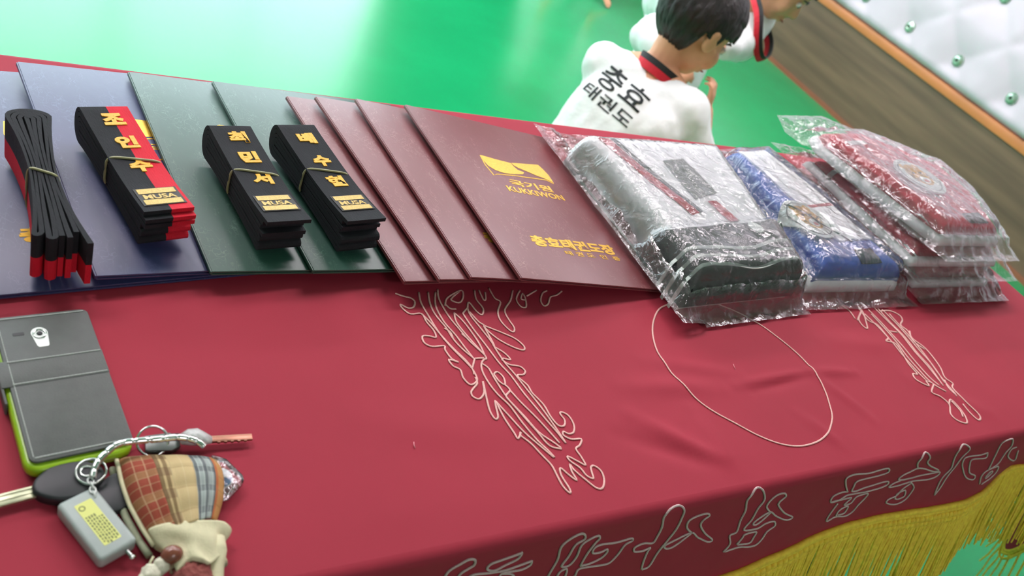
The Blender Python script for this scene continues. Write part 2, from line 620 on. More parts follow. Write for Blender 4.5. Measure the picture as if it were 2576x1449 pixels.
def flare(x, y, a, k):
    """how far the hem stands off (+) or swings under (-) the table edge"""
    if k == 'f':
        d = x - 1.19
        return -0.022 * math.exp(-(d / 0.10) ** 2) + 0.05 * math.exp(-((x - 1.40) / 0.07) ** 2) + 0.012 + 0.006 * sin(x * 14)
    if k == 'r':
        return 0.05 * math.exp(-((y - YN) / 0.05) ** 2) - 0.03 * math.exp(-((y - YN - 0.15) / 0.06) ** 2) + 0.008 * sin(y * 22)
    if k in 'cd':
        return 0.05
    return 0.008 * sin(x * 12)
def skirt_pt(pp, s, off=0.0):
    """point at arc length s below the edge; s < 0 lies on the table top"""
    x, y, a, k = pp
    n = Vector((cos(a), sin(a), 0))
    if s <= 0:
        return Vector((x, y, 0)) + n * s + Vector((0, 0, off + hcloth(x + n.x * s, y + n.y * s)))
    q_ = RB * pi / 2
    if s < q_:
        th = s / RB
        return Vector((x, y, 0)) + n * ((RB + off) * sin(th)) + Vector((0, 0, (RB + off) * cos(th) - RB))
    d = s - q_
    L = skirt_len(x, y, a, k)
    fl = flare(x, y, a, k) * (min(1.6, d / L) ** 1.4)
    fl += 0.0015 * fbm(x * 18 + 5, y * 18, d * 10) * min(1, d / 0.03)
    dz = sqrt(max(d * d - (fl if abs(fl) < d else d * 0.9) ** 2, 0.0)) if abs(fl) > 0.004 else d
    return Vector((x, y, 0)) + n * (RB + off + fl) + Vector((0, 0, -RB - dz))
rows = 26
vs_, fs_ = [], []
for pp in PER:
    L = skirt_len(*pp) + RB * pi / 2
    for r in range(rows + 1):
        s = RB * pi / 2 * r / 6 if r <= 6 else RB * pi / 2 + (L - RB * pi / 2) * (r - 6) / (rows - 6)
        vs_.append(skirt_pt(pp, s))
for i in range(len(PER) - 1):
    for r in range(rows):
        a = i * (rows + 1) + r
        fs_.append((a, a + 1, a + rows + 2, a + rows + 1))
cloth.add(vs_, fs_)
cl = cloth.build('tablecloth', M_CLOTH, smooth=True, recalc=False)
tag(cl, 'maroon tablecloth with pale embroidery and yellow fringe over the table', 'tablecloth')

# fringe: crocheted heading + hanging cords
M_FR = mat('yellow fringe yarn', (255, 208, 74), rough=0.75, var=0.18, scale=160, spec=0.2)
head, knots, cords = MB(), MB(), MB()
for off_s, rr in ((0.0, 0.0044), (0.007, 0.0030), (0.020, 0.0024)):
    pts = [skirt_pt(pp, skirt_len(*pp) + RB * pi / 2 + off_s - 0.002, 0.0025) for pp in PER]
    head.tube(pts, rr, 5)
def per_lerp(d):
    """PER sample at fractional index"""
    i = min(int(d), len(PER) - 2)
    f = d - i
    a, b = PER[i], PER[i + 1]
    return (a[0] + (b[0] - a[0]) * f, a[1] + (b[1] - a[1]) * f, a[2] + (b[2] - a[2]) * f, a[3] if a[3] != 'c' else 'c')
cum = [0.0]
for i in range(1, len(PER)):
    cum.append(cum[-1] + (skirt_pt(PER[i], 0.12) - skirt_pt(PER[i - 1], 0.12)).length)
def at_len(d):
    import bisect
    i = max(0, min(len(cum) - 2, bisect.bisect_right(cum, d) - 1))
    f = (d - cum[i]) / max(1e-9, cum[i + 1] - cum[i])
    return per_lerp(i + f)
d = 0.0
step = 0.0030
k = 0
while d < cum[-1]:
    pp = at_len(d)
    L = skirt_len(*pp) + RB * pi / 2
    if pp[3] == 'b' and k % 2:
        d += step
        k += 1
        continue
    top = skirt_pt(pp, L + 0.004, 0.001)
    ln = 0.128 + random.uniform(-0.010, 0.010)
    n = Vector((cos(pp[2]), sin(pp[2]), 0))
    tdir = Vector((-n.y, n.x, 0))
    sway = 0.010 * fbm(d * 22, 1.5) + random.gauss(0, 0.0022)
    jit = random.gauss(0, 0.0016)
    pts = []
    for q_ in range(5):
        u = q_ / 4
        pts.append(top + tdir * (sway * u * u + 0.002 * sin(u * 7 + k)) + n * (jit * u + 0.001 + 0.042 * u) + Vector((0, 0, -ln * u)))
    cords.tube(pts, [0.0015, 0.0017, 0.0016, 0.0015, 0.0011], 4, caps=False)
    if k % 3 == 0:
        for ro, sh in ((0.0125, 0.0), (0.021, 0.0045)):
            c = skirt_pt(at_len(min(cum[-1] - 1e-4, d + sh)), L + ro, 0.0036)
            knots.ell(c, (0.0044, 0.0046, 0.0056), 6, 5)
    d += step
    k += 1
h = head.build('fringe_heading', M_FR, cl, smooth=True)
h['label'] = 'crocheted yellow heading of the fringe'
tag(knots.build('fringe_knots', M_FR, cl, smooth=True), kind='stuff')
tag(cords.build('fringe_cords', M_FR, cl, smooth=True), kind='stuff')

# embroidery
M_EMB = mat('pale pink stitching', (228, 176, 168), rough=0.55, var=0.12, scale=900, bump=0.5, bscale=1400, bdist=0.0006)
M_EMB2 = mat('grey pink stitching', (205, 178, 176), rough=0.55, var=0.1, scale=900, bump=0.5, bscale=1400, bdist=0.0006)
def emb_top(lines, r):
    m = MB()
    for l in lines:
        pts = smoothline([(x / 1000, y / 1000, 0) for x, y in l], 4)
        m.tube([(p.x, p.y, hcloth(p.x, p.y) + 0.0006) for p in pts], r, 6, flat=0.55)
    return m
DRAGON_A = [[[258,-56],[265,-60],[272,-63],[274,-68],[270,-75],[264,-76],[258,-71],[259,-78],[264,-84],[275,-84],[276,-95],[279,-106],[278,-115],[272,-113],[265,-113],[264,-121],[270,-126],[282,-126],[281,-131],[283,-142],[288,-147],[280,-143],[281,-151],[286,-156],[285,-165],[288,-173],[293,-173],[298,-168],[298,-156],[296,-145],[290,-130],[284,-112],[280,-97],[275,-84]],[[283,-55],[280,-69],[281,-85],[283,-107],[287,-124],[293,-141],[298,-156],[297,-163]],[[293,-55],[289,-71],[289,-87],[293,-103],[295,-120],[300,-134],[305,-144],[304,-147],[298,-156]],[[301,-55],[294,-73],[294,-95],[299,-113],[302,-129],[305,-144]],[[305,-51],[301,-65],[302,-88],[306,-106],[310,-121],[315,-133],[318,-140],[318,-145],[315,-146],[310,-151],[307,-160],[307,-174],[310,-188],[316,-202],[320,-221],[326,-240],[331,-251],[334,-259]],[[306,-144],[316,-144]],[[310,-84],[307,-97],[311,-116],[318,-140]],[[310,-84],[314,-94],[317,-108],[319,-126],[318,-143]],[[327,-78],[320,-84],[319,-88],[321,-106],[325,-128],[329,-151],[334,-168],[337,-191],[343,-216],[349,-235],[352,-247]],[[327,-78],[326,-89],[330,-109],[333,-125],[333,-132],[335,-151],[339,-166],[343,-188],[347,-211],[351,-237],[352,-247]],[[304,-74],[309,-65],[319,-58],[331,-53],[329,-62],[322,-70],[315,-68],[315,-64],[327,-55]],[[305,-72],[308,-78],[314,-79]],[[346,-53],[342,-66],[344,-79],[339,-88],[335,-83],[332,-70],[327,-78]],[[351,-53],[350,-67],[353,-66],[357,-56]],[[364,-50],[364,-65],[368,-71],[359,-84],[356,-96],[359,-108],[363,-113],[367,-107],[366,-94],[368,-82],[381,-69],[391,-54]],[[400,-54],[389,-67],[389,-78],[395,-79],[400,-68],[401,-59],[395,-67],[400,-69]],[[421,-54],[404,-63]],[[453,-56],[443,-62],[433,-65],[425,-75],[418,-78],[418,-70],[426,-59],[434,-55]],[[334,-102],[338,-105],[351,-114],[361,-122],[366,-132],[363,-137],[354,-133],[343,-123],[336,-111],[334,-103],[334,-115],[334,-127],[333,-131]],[[327,-83],[331,-97],[335,-102]],[[333,-131],[340,-139],[343,-148],[336,-146],[334,-148],[339,-154],[349,-157],[352,-163],[348,-167],[342,-167],[341,-170],[346,-180],[346,-189],[349,-198],[351,-206],[351,-218],[354,-228],[360,-229],[364,-223],[363,-216],[366,-214],[371,-219],[371,-229],[366,-237],[360,-238],[356,-235],[354,-239],[360,-244],[370,-245],[365,-251],[359,-254],[360,-262],[360,-271],[355,-267],[347,-260],[347,-265],[353,-273],[355,-281],[360,-285],[362,-279],[364,-274],[368,-273],[372,-279],[370,-288],[364,-295],[358,-294],[352,-285],[346,-274],[345,-268],[343,-275],[343,-284],[338,-277],[334,-270],[331,-277],[332,-291],[330,-294],[327,-287],[327,-275],[327,-266],[323,-255],[318,-242],[312,-233],[314,-230],[308,-236],[307,-229],[305,-213],[305,-195],[303,-199],[300,-211],[296,-213],[295,-205],[297,-194],[301,-177],[302,-172],[298,-184],[291,-190],[286,-187],[286,-182],[290,-178],[296,-173],[297,-166]],[[311,-151],[315,-157],[315,-171],[317,-192],[323,-212],[330,-232],[335,-247],[345,-252]],[[317,-164],[322,-162],[325,-169],[322,-178],[318,-173],[317,-164]],[[322,-178],[324,-185],[317,-191],[319,-199],[325,-215],[331,-232],[341,-245],[345,-251]],[[324,-185],[328,-199],[336,-218],[342,-234],[346,-246]],[[305,-195],[310,-210],[317,-230],[327,-248],[333,-259]],[[291,-104],[295,-109],[295,-117]],[[306,-112],[309,-118]]]
DRAGON_B = [[[904,-91],[910,-101],[906,-116]],[[908,-119],[936,-102],[914,-116],[908,-128],[912,-135],[925,-120],[936,-105],[939,-93]],[[936,-96],[930,-120],[941,-129],[938,-149],[935,-155],[924,-160],[939,-165],[934,-185],[928,-201],[926,-217],[917,-216],[911,-226],[923,-238],[928,-230],[936,-236],[919,-247],[928,-255],[932,-268],[918,-281],[919,-291],[932,-297],[941,-289],[945,-275],[942,-262],[932,-268]],[[974,-104],[998,-104],[1011,-113],[1007,-123],[992,-132],[995,-144],[989,-158],[996,-173],[995,-190],[988,-211],[977,-227],[981,-238],[971,-245],[966,-267],[971,-290],[961,-296],[957,-286],[957,-271]],[[953,-100],[954,-124],[952,-150],[949,-175],[947,-200],[945,-224],[946,-239]],[[970,-97],[971,-122],[972,-151],[966,-179],[964,-207],[958,-233]],[[984,-101],[985,-128],[982,-157],[979,-180],[977,-205],[965,-236]],[[950,-109],[948,-147],[940,-183],[938,-213],[936,-236],[946,-250]],[[991,-110],[988,-140],[986,-166],[980,-194],[971,-221],[965,-246],[958,-259]],[[936,-108],[938,-141],[933,-174],[932,-204],[930,-230]],[[977,-98],[974,-128],[975,-154],[969,-182],[967,-210],[955,-240]],[[999,-144],[985,-161],[993,-178]],[[955,-142],[968,-145]],[[971,-231],[962,-244],[959,-256]],[[941,-264],[942,-279],[936,-288]]]
CIRCLE = [[[592,-80],[572,-88],[553,-104],[537,-125],[526,-151],[524,-175],[527,-198],[534,-218],[545,-234],[562,-251],[578,-267],[595,-279],[612,-286],[633,-289],[661,-286],[684,-277],[707,-261],[721,-242],[731,-225],[737,-205],[739,-181],[735,-161],[726,-138],[716,-119],[699,-100],[675,-83],[651,-74],[618,-74],[592,-80]]]
LETTERS = [[[[214,48],[213,36],[214,26],[221,20],[227,16],[233,19],[235,26],[231,30],[226,36],[228,52]],[[277,23],[272,25],[259,28],[251,30],[250,36],[258,41],[267,37],[276,32],[277,25]],[[293,40],[284,42],[271,45],[257,43],[241,40],[236,44],[236,52],[245,54],[256,52],[259,51],[254,56],[249,59]],[[293,40],[294,46],[288,50],[275,49],[268,49],[269,58],[268,58],[259,59]],[[268,49],[280,54],[286,63],[285,70]]],[[[324,82],[323,67],[322,48],[316,28],[321,18],[329,14],[335,18],[338,25],[332,31],[333,47],[332,61],[341,62],[343,50],[340,34],[345,27],[352,24],[356,29],[355,35],[354,50],[356,69]],[[356,69],[366,69],[376,64],[378,56],[375,50],[370,53],[361,52],[358,44],[363,40],[381,42],[398,42],[402,47],[396,51],[396,64],[393,75],[387,77],[371,75],[357,74],[358,84],[355,91]],[[336,86],[334,70],[340,67],[344,76],[346,89]]],[[[441,99],[436,85],[432,70],[432,64],[425,67],[415,66],[412,59],[420,55],[431,57],[431,48],[428,33],[420,16],[423,9],[434,7],[442,13],[446,24],[449,38],[449,55],[448,69],[448,79],[449,97],[442,100]],[[479,56],[466,45],[460,33],[467,28],[479,27],[486,32],[482,38],[485,47],[499,61],[515,73],[510,75],[493,66],[479,56],[463,60],[451,65],[454,71],[463,73],[471,67],[479,57]]],[[[545,98],[547,86],[538,72],[545,68],[539,50],[536,35],[527,19],[529,9],[536,6],[545,12],[555,25],[554,37],[557,54],[555,68],[576,71],[587,67],[601,68],[607,76],[600,83],[599,94],[591,101],[565,96],[547,98]],[[559,90],[561,81],[562,76],[578,76],[580,84],[579,93],[561,91]],[[580,48],[567,37],[566,28],[571,21],[581,21],[588,27],[584,34],[588,41],[609,57],[628,67],[621,70],[599,60],[580,48],[568,54],[564,61],[570,64],[577,57],[582,48]]],[[[707,48],[686,29],[678,18],[690,15],[716,19],[735,17],[751,18],[759,26],[747,29],[725,29],[708,31],[711,41],[716,49],[737,49],[760,48],[780,47],[785,54],[773,59],[749,59],[714,54],[703,61],[689,61],[684,51],[693,47],[707,48]],[[689,61],[706,61],[726,62],[724,74],[738,75],[738,64],[759,64],[762,72],[760,85],[761,97],[750,101],[728,96],[716,100],[710,92],[707,76],[706,67]],[[727,94],[724,83],[737,80],[742,93],[730,94]]],[[[821,31],[809,20],[808,11],[814,6],[827,14],[832,23],[849,33],[878,45],[866,45],[825,32],[808,36],[799,40],[800,47],[825,50],[851,49],[884,49],[887,57],[868,60],[840,58],[817,60],[795,60],[797,53],[806,49]],[[833,57],[855,71],[860,84],[858,96],[844,100],[823,94],[819,87],[830,82],[831,70],[840,62]],[[832,87],[829,78],[840,74],[850,86],[841,90],[832,87]]],[[[919,95],[912,81],[905,62],[909,47],[895,29],[886,13],[893,6],[909,12],[914,19],[913,30],[916,46],[916,64],[920,83],[919,95]],[[973,31],[957,33],[926,31],[925,38],[939,52],[968,73],[992,81],[990,74],[968,65],[953,50],[947,39],[979,41],[973,31]]],[[[1016,68],[1008,52],[998,33],[990,16],[1004,12],[1015,15],[1029,29],[1028,39],[1031,50],[1034,61],[1022,68]],[[1049,34],[1039,37],[1052,53],[1096,71],[1069,45]],[[1028,97],[1011,80],[1014,69],[1045,69],[1058,84],[1052,94],[1037,100]],[[1029,86],[1030,75],[1041,78],[1040,86],[1034,89]]]]
cl_parts = ((DRAGON_A, 'dragon_embroidery', 0.00105), (DRAGON_B, 'dragon_embroidery', 0.0013), (CIRCLE, 'circle_embroidery', 0.0011))
for L_, nm, r in cl_parts:
    emb_top(L_, r).build(nm, M_EMB, cl, smooth=True)
for letter in LETTERS:
    m = MB()
    for l in letter:
        pts = smoothline([(x / 1000, s / 1000, 0) for x, s in l], 4)
        m.tube([skirt_pt((p.x, YN, -pi / 2, 'f'), p.y, 0.0007) for p in pts], 0.0011, 6, up=(0, -1, 0.2))
    m.build('letter_embroidery', M_EMB2, cl, smooth=True)

# ------------------------------------------------------------------ certificate folders
FW, FH, FT = 0.225, 0.312, 0.0045
M_NAVY = cover_mat('navy leatherette', (54, 60, 102), (104, 112, 150))
M_GREEN = cover_mat('dark green leatherette', (42, 80, 68), (108, 142, 126))
M_MAROON = cover_mat('maroon leatherette', (116, 54, 58), (176, 128, 126))
M_PAPER = mat('inner paper', (222, 214, 200), rough=0.8)
FOLDERS = [  # x, y, turn, height of the raised left edge, cover, label
    (-0.086, -0.062, 0.140, 0.0, M_NAVY, 'navy certificate folder at the left end, under the red-edged belt standing on edge'),
    (0.0048, -0.0512, 0.1372, 0.0125, M_NAVY, 'navy certificate folder under the belt with red and black top'),
    (0.0904, -0.0469, 0.0941, 0.0135, M_GREEN, 'dark green certificate folder directly right of the navy folders'),
    (0.1769, -0.0461, 0.1023, 0.0145, M_GREEN, 'dark green certificate folder directly left of the maroon folders'),
    (0.2575, -0.0651, 0.1161, 0.0185, M_MAROON, 'maroon certificate folder beside the green ones, lowest of the maroon fan'),
    (0.2894, -0.0698, 0.1207, 0.0240, M_MAROON, 'maroon certificate folder, second from the green folders'),
    (0.3223, -0.0699, 0.0715, 0.0270, M_MAROON, 'maroon certificate folder just beneath the uppermost maroon one'),
    (0.3766, -0.0740, 0.0482, 0.0295, M_MAROON, 'uppermost maroon certificate folder with its gold emblem and title in full view'),
]
P1 = [(69, 226), (90, 223), (114, 221), (114, 215), (117, 208), (126, 205), (121, 200), (105, 196), (88, 194), (76, 197), (69, 204), (67, 215)]
P2 = [(115, 222), (138, 226), (165, 231), (168, 222), (170, 210), (168, 193), (158, 199), (145, 203), (132, 209), (121, 213), (116, 217)]
OUTL = [(68, 225), (65, 205), (67, 185), (74, 189), (103, 193), (119, 194), (158, 197), (167, 191)]
emblem_me = MB()
emblem_me.prism([(x / 1000, y / 1000) for x, y in P1], 0.0, 0.0002)
emblem_me.prism([(x / 1000, y / 1000) for x, y in P2], 0.0, 0.0002)
emblem_me.tube([(x / 1000, y / 1000, 0.0001) for x, y in OUTL], 0.0009, 4, flat=0.2)
emblem_me = emblem_me.mesh('emblem')
name_k = text_mesh('국기원', 0.02, width=0.068, height=0.013, bold=0.0006)
name_e = text_mesh('KUKKIWON', 0.02, width=0.090, height=0.011, bold=0.0005)
title_t = text_mesh('충효태권도장', 0.02, width=0.130, height=0.0185, bold=0.0009)
small_t = text_mesh('태 권 도  인  증', 0.02, width=0.088, height=0.0075, bold=0.0003)
for me, (u_, v_) in ((name_k, (0.086, 0.170)), (name_e, (0.074, 0.156)), (title_t, (0.052, 0.056)), (small_t, (0.092, 0.046))):
    me.transform(Matrix.Translation((u_, v_, 0.0)))
    me.materials.append(GOLD)
emblem_me.materials.append(GOLD)
for i, (fx, fy, th, lift, cm, lab) in enumerate(FOLDERS):
    tilt = math.asin(lift / FW)
    e = empty('certificate_folder', (fx, fy, lift + 0.0018 + (0.0012 if i > 4 else 0)), (0, tilt, th))
    tag(e, lab, 'folder', 'fanned certificate folders')
    MB().box((0, 0, 0), (FW, FH, 0.0017)).build('back_cover', cm, e, bevel=0.0005)
    MB().box((0.004, 0.003, 0.0018), (FW - 0.004, FH - 0.003, 0.0025)).build('paper', M_PAPER, e)
    fc = MB().box((0, 0, 0.0026), (FW, FH, FT)).build('front_cover', cm, e, bevel=0.0007)
    MB().box((-0.0012, 0.0005, 0.0004), (0.0012, FH - 0.0005, FT - 0.0006)).build('spine', cm, e, bevel=0.0006)
    for nm, me in (('emblem', emblem_me), ('lettering', name_k), ('lettering', name_e), ('lettering', title_t), ('lettering', small_t)):
        o = bpy.data.objects.new(nm, me)
        col.objects.link(o)
        o.parent = fc
        o.location = (0, 0, FT + 0.0001)

# ------------------------------------------------------------------ folded belts
M_BLACK = mat('black belt cotton', (31, 33, 37), rough=0.8, var=0.2, scale=60, bump=0.7, bscale=900, stretch=(1, 0.25, 1), bdist=0.0006, spec=0.3)
M_RED = mat('red belt cotton', (206, 26, 48), rough=0.75, var=0.1, scale=60, bump=0.6, bscale=900, stretch=(1, 0.25, 1), bdist=0.0006, spec=0.3)
M_THREAD = mat('yellow embroidery thread', (236, 176, 34), rough=0.5, var=0.15, scale=700, bump=0.4, bscale=1200)
M_LABELG = mat('gold woven label', (190, 160, 84), rough=0.45, metal=0.3, var=0.25, scale=900)
M_LABELK = mat('dark woven label', (38, 32, 26), rough=0.6)
M_BAND = mat('olive rubber band', (150, 146, 104), rough=0.45, var=0.08)
BT, BP, BN = 0.0036, 0.0045, 8
BW = 0.040
def belt(name, label, near, far, z0, on_edge=False, two_tone=True, glyphs=(), gpos=(), pinch=0.78, lab=True, seed=0, length=None):
    rnd = random.Random(seed)
    nx_, ny_ = near
    fx_, fy_ = far
    L = length or math.hypot(fx_ - nx_, fy_ - ny_)
    ang = math.atan2(fy_ - ny_, fx_ - nx_) - pi / 2
    e = empty(name, (nx_, ny_, z0), (0, 0, ang))
    tag(e, label, 'belt', 'folded belts on the folders')
    H = BP * BN
    hs = [(i + 0.5) * BP for i in range(BN)]
    def sc(s):
        u = min(1.2, max(-0.2, s / L))
        return pinch + (1 - pinch) * (abs(u - 0.52) / 0.5) ** 1.6
    def layer(i, s0, s1, n=14):
        return [(s0 + (s1 - s0) * k / n, hs[i] + 0.0006 * sin(9 * k / n + i * 2.1)) for k in range(n + 1)]
    def far_arc(i, j):
        r = abs(hs[i] - hs[j]) / 2
        sg = 1 if hs[j] > hs[i] else -1
        return [(L + 0.75 * r * sin(a) , H / 2 - sg * r * cos(a)) for a in [pi * k / 10 for k in range(1, 10)]]
    def near_u(i, j, s):
        c = (hs[i] + hs[j]) / 2
        r = abs(hs[i] - hs[j]) / 2
        sg = 1 if hs[j] > hs[i] else -1
        return [(s - r * 1.2 * sin(a), c - sg * r * cos(a)) for a in [pi * k / 6 for k in range(1, 6)]]
    js = [rnd.uniform(-0.007, 0.005) for _ in range(8)]
    pa = layer(7, js[0] - 0.006, L) + far_arc(7, 0) + layer(0, L, js[1]) + near_u(0, 1, js[1]) + layer(1, js[1], L) + far_arc(1, 6) + layer(6, L, js[2])
    pb = layer(5, js[3], L) + far_arc(5, 2) + layer(2, L, js[4]) + near_u(2, 3, js[4]) + layer(3, js[4], L) + far_arc(3, 4) + layer(4, L, js[5])
    def place(s, w, h):
        h2 = H / 2 * 0.98 + (h - H / 2) * sc(s)
        if on_edge:
            return (h2 - H / 2, s, w)
        return (w - BW / 2, s, h2)
    def ribbon(w0, w1):
        m = MB()
        for path in (pa, pb):
            P = [Vector((p[0], p[1], 0)) for p in path]
            n = len(P)
            vs, fs = [], []
            for k in range(n):
                t = (P[min(k + 1, n - 1)] - P[max(k - 1, 0)]).normalized()
                nr = Vector((-t.y, t.x, 0)) * (BT / 2)
                for (q, w) in ((P[k] + nr, w0), (P[k] + nr, w1), (P[k] - nr, w1), (P[k] - nr, w0)):
                    vs.append(place(q.x, w, q.y))
            for k in range(n - 1):
                for j in range(4):
                    a, b = k * 4 + j, k * 4 + (j + 1) % 4
                    fs.append((a, b, b + 4, a + 4))
            fs.append((3, 2, 1, 0))
            fs.append(tuple((n - 1) * 4 + j for j in range(4)))
            m.add(vs, fs)
        return m
    if two_tone:
        r_, b_ = ((0, BW * 0.47), (BW * 0.47, BW)) if on_edge else ((BW * 0.54, BW), (0, BW * 0.54))
        ribbon(*b_).build('black_half', M_BLACK, e, smooth=False)
        ribbon(*r_).build('red_half', M_RED, e, smooth=False)
    else:
        ribbon(0, BW).build('webbing', M_BLACK, e, smooth=False)
    # rubber band round the waist
    pts = []
    n = 44
    for k in range(n):
        a = 2 * pi * k / n
        cw = (abs(cos(a)) ** 0.35) * (1 if cos(a) > 0 else -1)
        ch = (abs(sin(a)) ** 0.35) * (1 if sin(a) > 0 else -1)
        s = L * 0.50 + 0.012 * (cw if not on_edge else ch) * -0.5
        w = BW / 2 + cw * (BW / 2 + 0.0009)
        h = H / 2 + ch * (H / 2 + 0.0012)
        pts.append(place(s, w, h))
    MB().tube(pts, 0.0011, 6, closed=True).build('rubber_band', M_BAND, e, smooth=True)
    # embroidered characters and woven label on the upper face
    def on_top(me, s0, w0, lift):
        for v in me.vertices:
            s = s0 + v.co.y
            h7 = hs[7] + BT / 2
            p = place(s, w0 + v.co.x, h7)
            wav = 0.0006 * sin(9 * min(1, max(0, s / L)) + 7 * 2.1)
            v.co = (p[0], p[1], p[2] + wav * sc(s) + lift + v.co.z)
        return me
    for g, s0 in zip(glyphs, gpos):
        me = text_mesh(g, 0.02, width=0.018, height=0.0165, extrude=0.0004, bold=0.0011)
        link_mesh('character', on_top(me, s0, BW * 0.54 - 0.009, 0.0005), M_THREAD, e)
    if lab:
        m = MB()
        for a_, b_ in ((0.0, 0.025),):
            for k in range(6):
                m.box((0, a_ + (b_ - a_) * k / 6, -0.0001), (0.034, a_ + (b_ - a_) * (k + 1) / 6, 0.0001))
        lb = link_mesh('woven_label', on_top(m.mesh('woven_label'), 0.006, 0.003, 0.0004), M_LABELK, e)
        m = MB()
        for a_, b_ in ((0.001, 0.008), (0.017, 0.024)):
            for k in range(3):
                m.box((0.002, a_ + (b_ - a_) * k / 3, -0.0001), (0.032, a_ + (b_ - a_) * (k + 1) / 3, 0.0001))
        link_mesh('label_stripe', on_top(m.mesh('label_stripe'), 0.006, 0.003, 0.0007), M_LABELG, lb)
        me = text_mesh('MUSA', 0.01, width=0.026, height=0.0065, extrude=0.0001, bold=0.0003)
        link_mesh('label_lettering', on_top(me, 0.0150, 0.007, 0.0007), M_LABELG, lb)
    return e
belt('folded_belt', 'black and red belt bundle standing on edge at the far left, no lettering in view', (-0.021, -0.046), (-0.034, 0.104), 0.0150, on_edge=True, pinch=0.52, lab=False, seed=1)
belt('folded_belt', 'belt bundle with black and red halves and yellow characters on a navy folder', (0.057, -0.016), (0.024, 0.124), 0.0235, glyphs='조인수', gpos=(0.121, 0.088, 0.055), seed=2)
belt('folded_belt', 'all black belt bundle with yellow characters next to the black and red one', (0.150, -0.018), (0.130, 0.112), 0.0240, two_tone=False, glyphs='최민서', gpos=(0.110, 0.080, 0.048), seed=3)
belt('folded_belt', 'all black belt bundle with yellow characters next to the maroon folders', (0.222, -0.012), (0.197, 0.126), 0.0240, two_tone=False, glyphs='배수현', gpos=(0.114, 0.078, 0.046), seed=4)

# ------------------------------------------------------------------ bagged uniforms
def poly_d(poly, x, y):
    """signed distance to a convex polygon's edges (positive inside)"""
    d = 1e9
    n = len(poly)
    for i in range(n):
        x0, y0 = poly[i]
        x1, y1 = poly[(i + 1) % n]
        L = math.hypot(x1 - x0, y1 - y0)
        d = min(d, ((x1 - x0) * (y - y0) - (y1 - y0) * (x - x0)) / L)
    return d
def grow(poly, k):
    """offset a convex polygon outwards by k metres"""
    n = len(poly)
    out = []
    for i in range(n):
        p0, p1, p2 = Vector(poly[i - 1]), Vector(poly[i]), Vector(poly[(i + 1) % n])
        a, b = (p1 - p0).normalized(), (p2 - p1).normalized()
        na, nb = Vector((a.y, -a.x)), Vector((b.y, -b.x))
        c = na + nb
        c = c / max(0.3, 1 + na.dot(nb))
        out.append(tuple(p1 + c * k))
    return out
class Slab:
    """a soft folded layer: convex outline, rounded border, gently uneven top"""
    def __init__(s, poly, base, h, r=0.012, wave=0.0012, seed=0, flat_in=None):
        s.poly, s.h, s.r, s.wave, s.seed = poly, h, r, wave, seed
        s.base = base if callable(base) else (lambda x, y, b=base: b)
    def top(s, x, y):
        d = max(0.0, poly_d(s.poly, x, y))
        t = min(1.0, d / s.r)
        return s.base(x, y) + s.h * sqrt(1 - (1 - t) ** 2) + s.wave * fbm(x * 16 + s.seed, y * 16) * t
    def outline(s, n):
        P = [Vector(p) for p in s.poly]
        k = len(P)
        ls = [(P[(i + 1) % k] - P[i]).length for i in range(k)]
        tot = sum(ls)
        out = []
        for i in range(k):
            m = max(2, round(n * ls[i] / tot))
            for j in range(m):
                out.append(P[i].lerp(P[(i + 1) % k], j / m))
        return out
    def mesh(s, rings=16, n=72, bottom=True, zf=None):
        o = s.outline(n)
        n = len(o)
        c = sum(o, Vector((0, 0))) / n
        zf = zf or s.top
        vs = [(c.x, c.y, zf(c.x, c.y))]
        for k in range(1, rings + 1):
            u = 1 - (1 - k / rings) ** 1.5
            for q in o:
                p = c.lerp(q, u)
                vs.append((p.x, p.y, zf(p.x, p.y)))
        fs = [(0, 1 + j, 1 + (j + 1) % n) for j in range(n)]
        for k in range(rings - 1):
            for j in range(n):
                a = 1 + k * n + j
                b = 1 + k * n + (j + 1) % n
                fs.append((a, a + n, b + n, b))
        if bottom:
            fs.append(tuple(1 + (rings - 1) * n + j for j in range(n - 1, -1, -1)))
        return MB().add(vs, fs)
def patch(slab, quad, n=10, m=10, lift=0.0016, th=0.0016):
    """a quad of cloth lying on a slab's top, with its own thickness"""
    a, b, c, d = [Vector(q) for q in quad]
    vs, fs = [], []
    for i in range(n + 1):
        for j in range(m + 1):
            u, v = i / n, j / m
            p = (a.lerp(b, u)).lerp(d.lerp(c, u), v)
            vs.append((p.x, p.y, slab.top(p.x, p.y) + lift))
    k = len(vs)
    vs += [(x, y, z - th) for x, y, z in vs]
    for i in range(n):
        for j in range(m):
            q = i * (m + 1) + j
            fs.append((q, q + m + 1, q + m + 2, q + 1))
            fs.append((k + q, k + q + 1, k + q + m + 2, k + q + m + 1))
    bd = [i * (m + 1) for i in range(n + 1)] + [n * (m + 1) + j for j in range(1, m + 1)] + [i * (m + 1) + m for i in range(n - 1, -1, -1)] + [j for j in range(m - 1, 0, -1)]
    for q in range(len(bd)):
        s0, s1 = bd[q], bd[(q + 1) % len(bd)]
        fs.append((s0, s1, s1 + k, s0 + k))
    return MB().add(vs, fs)
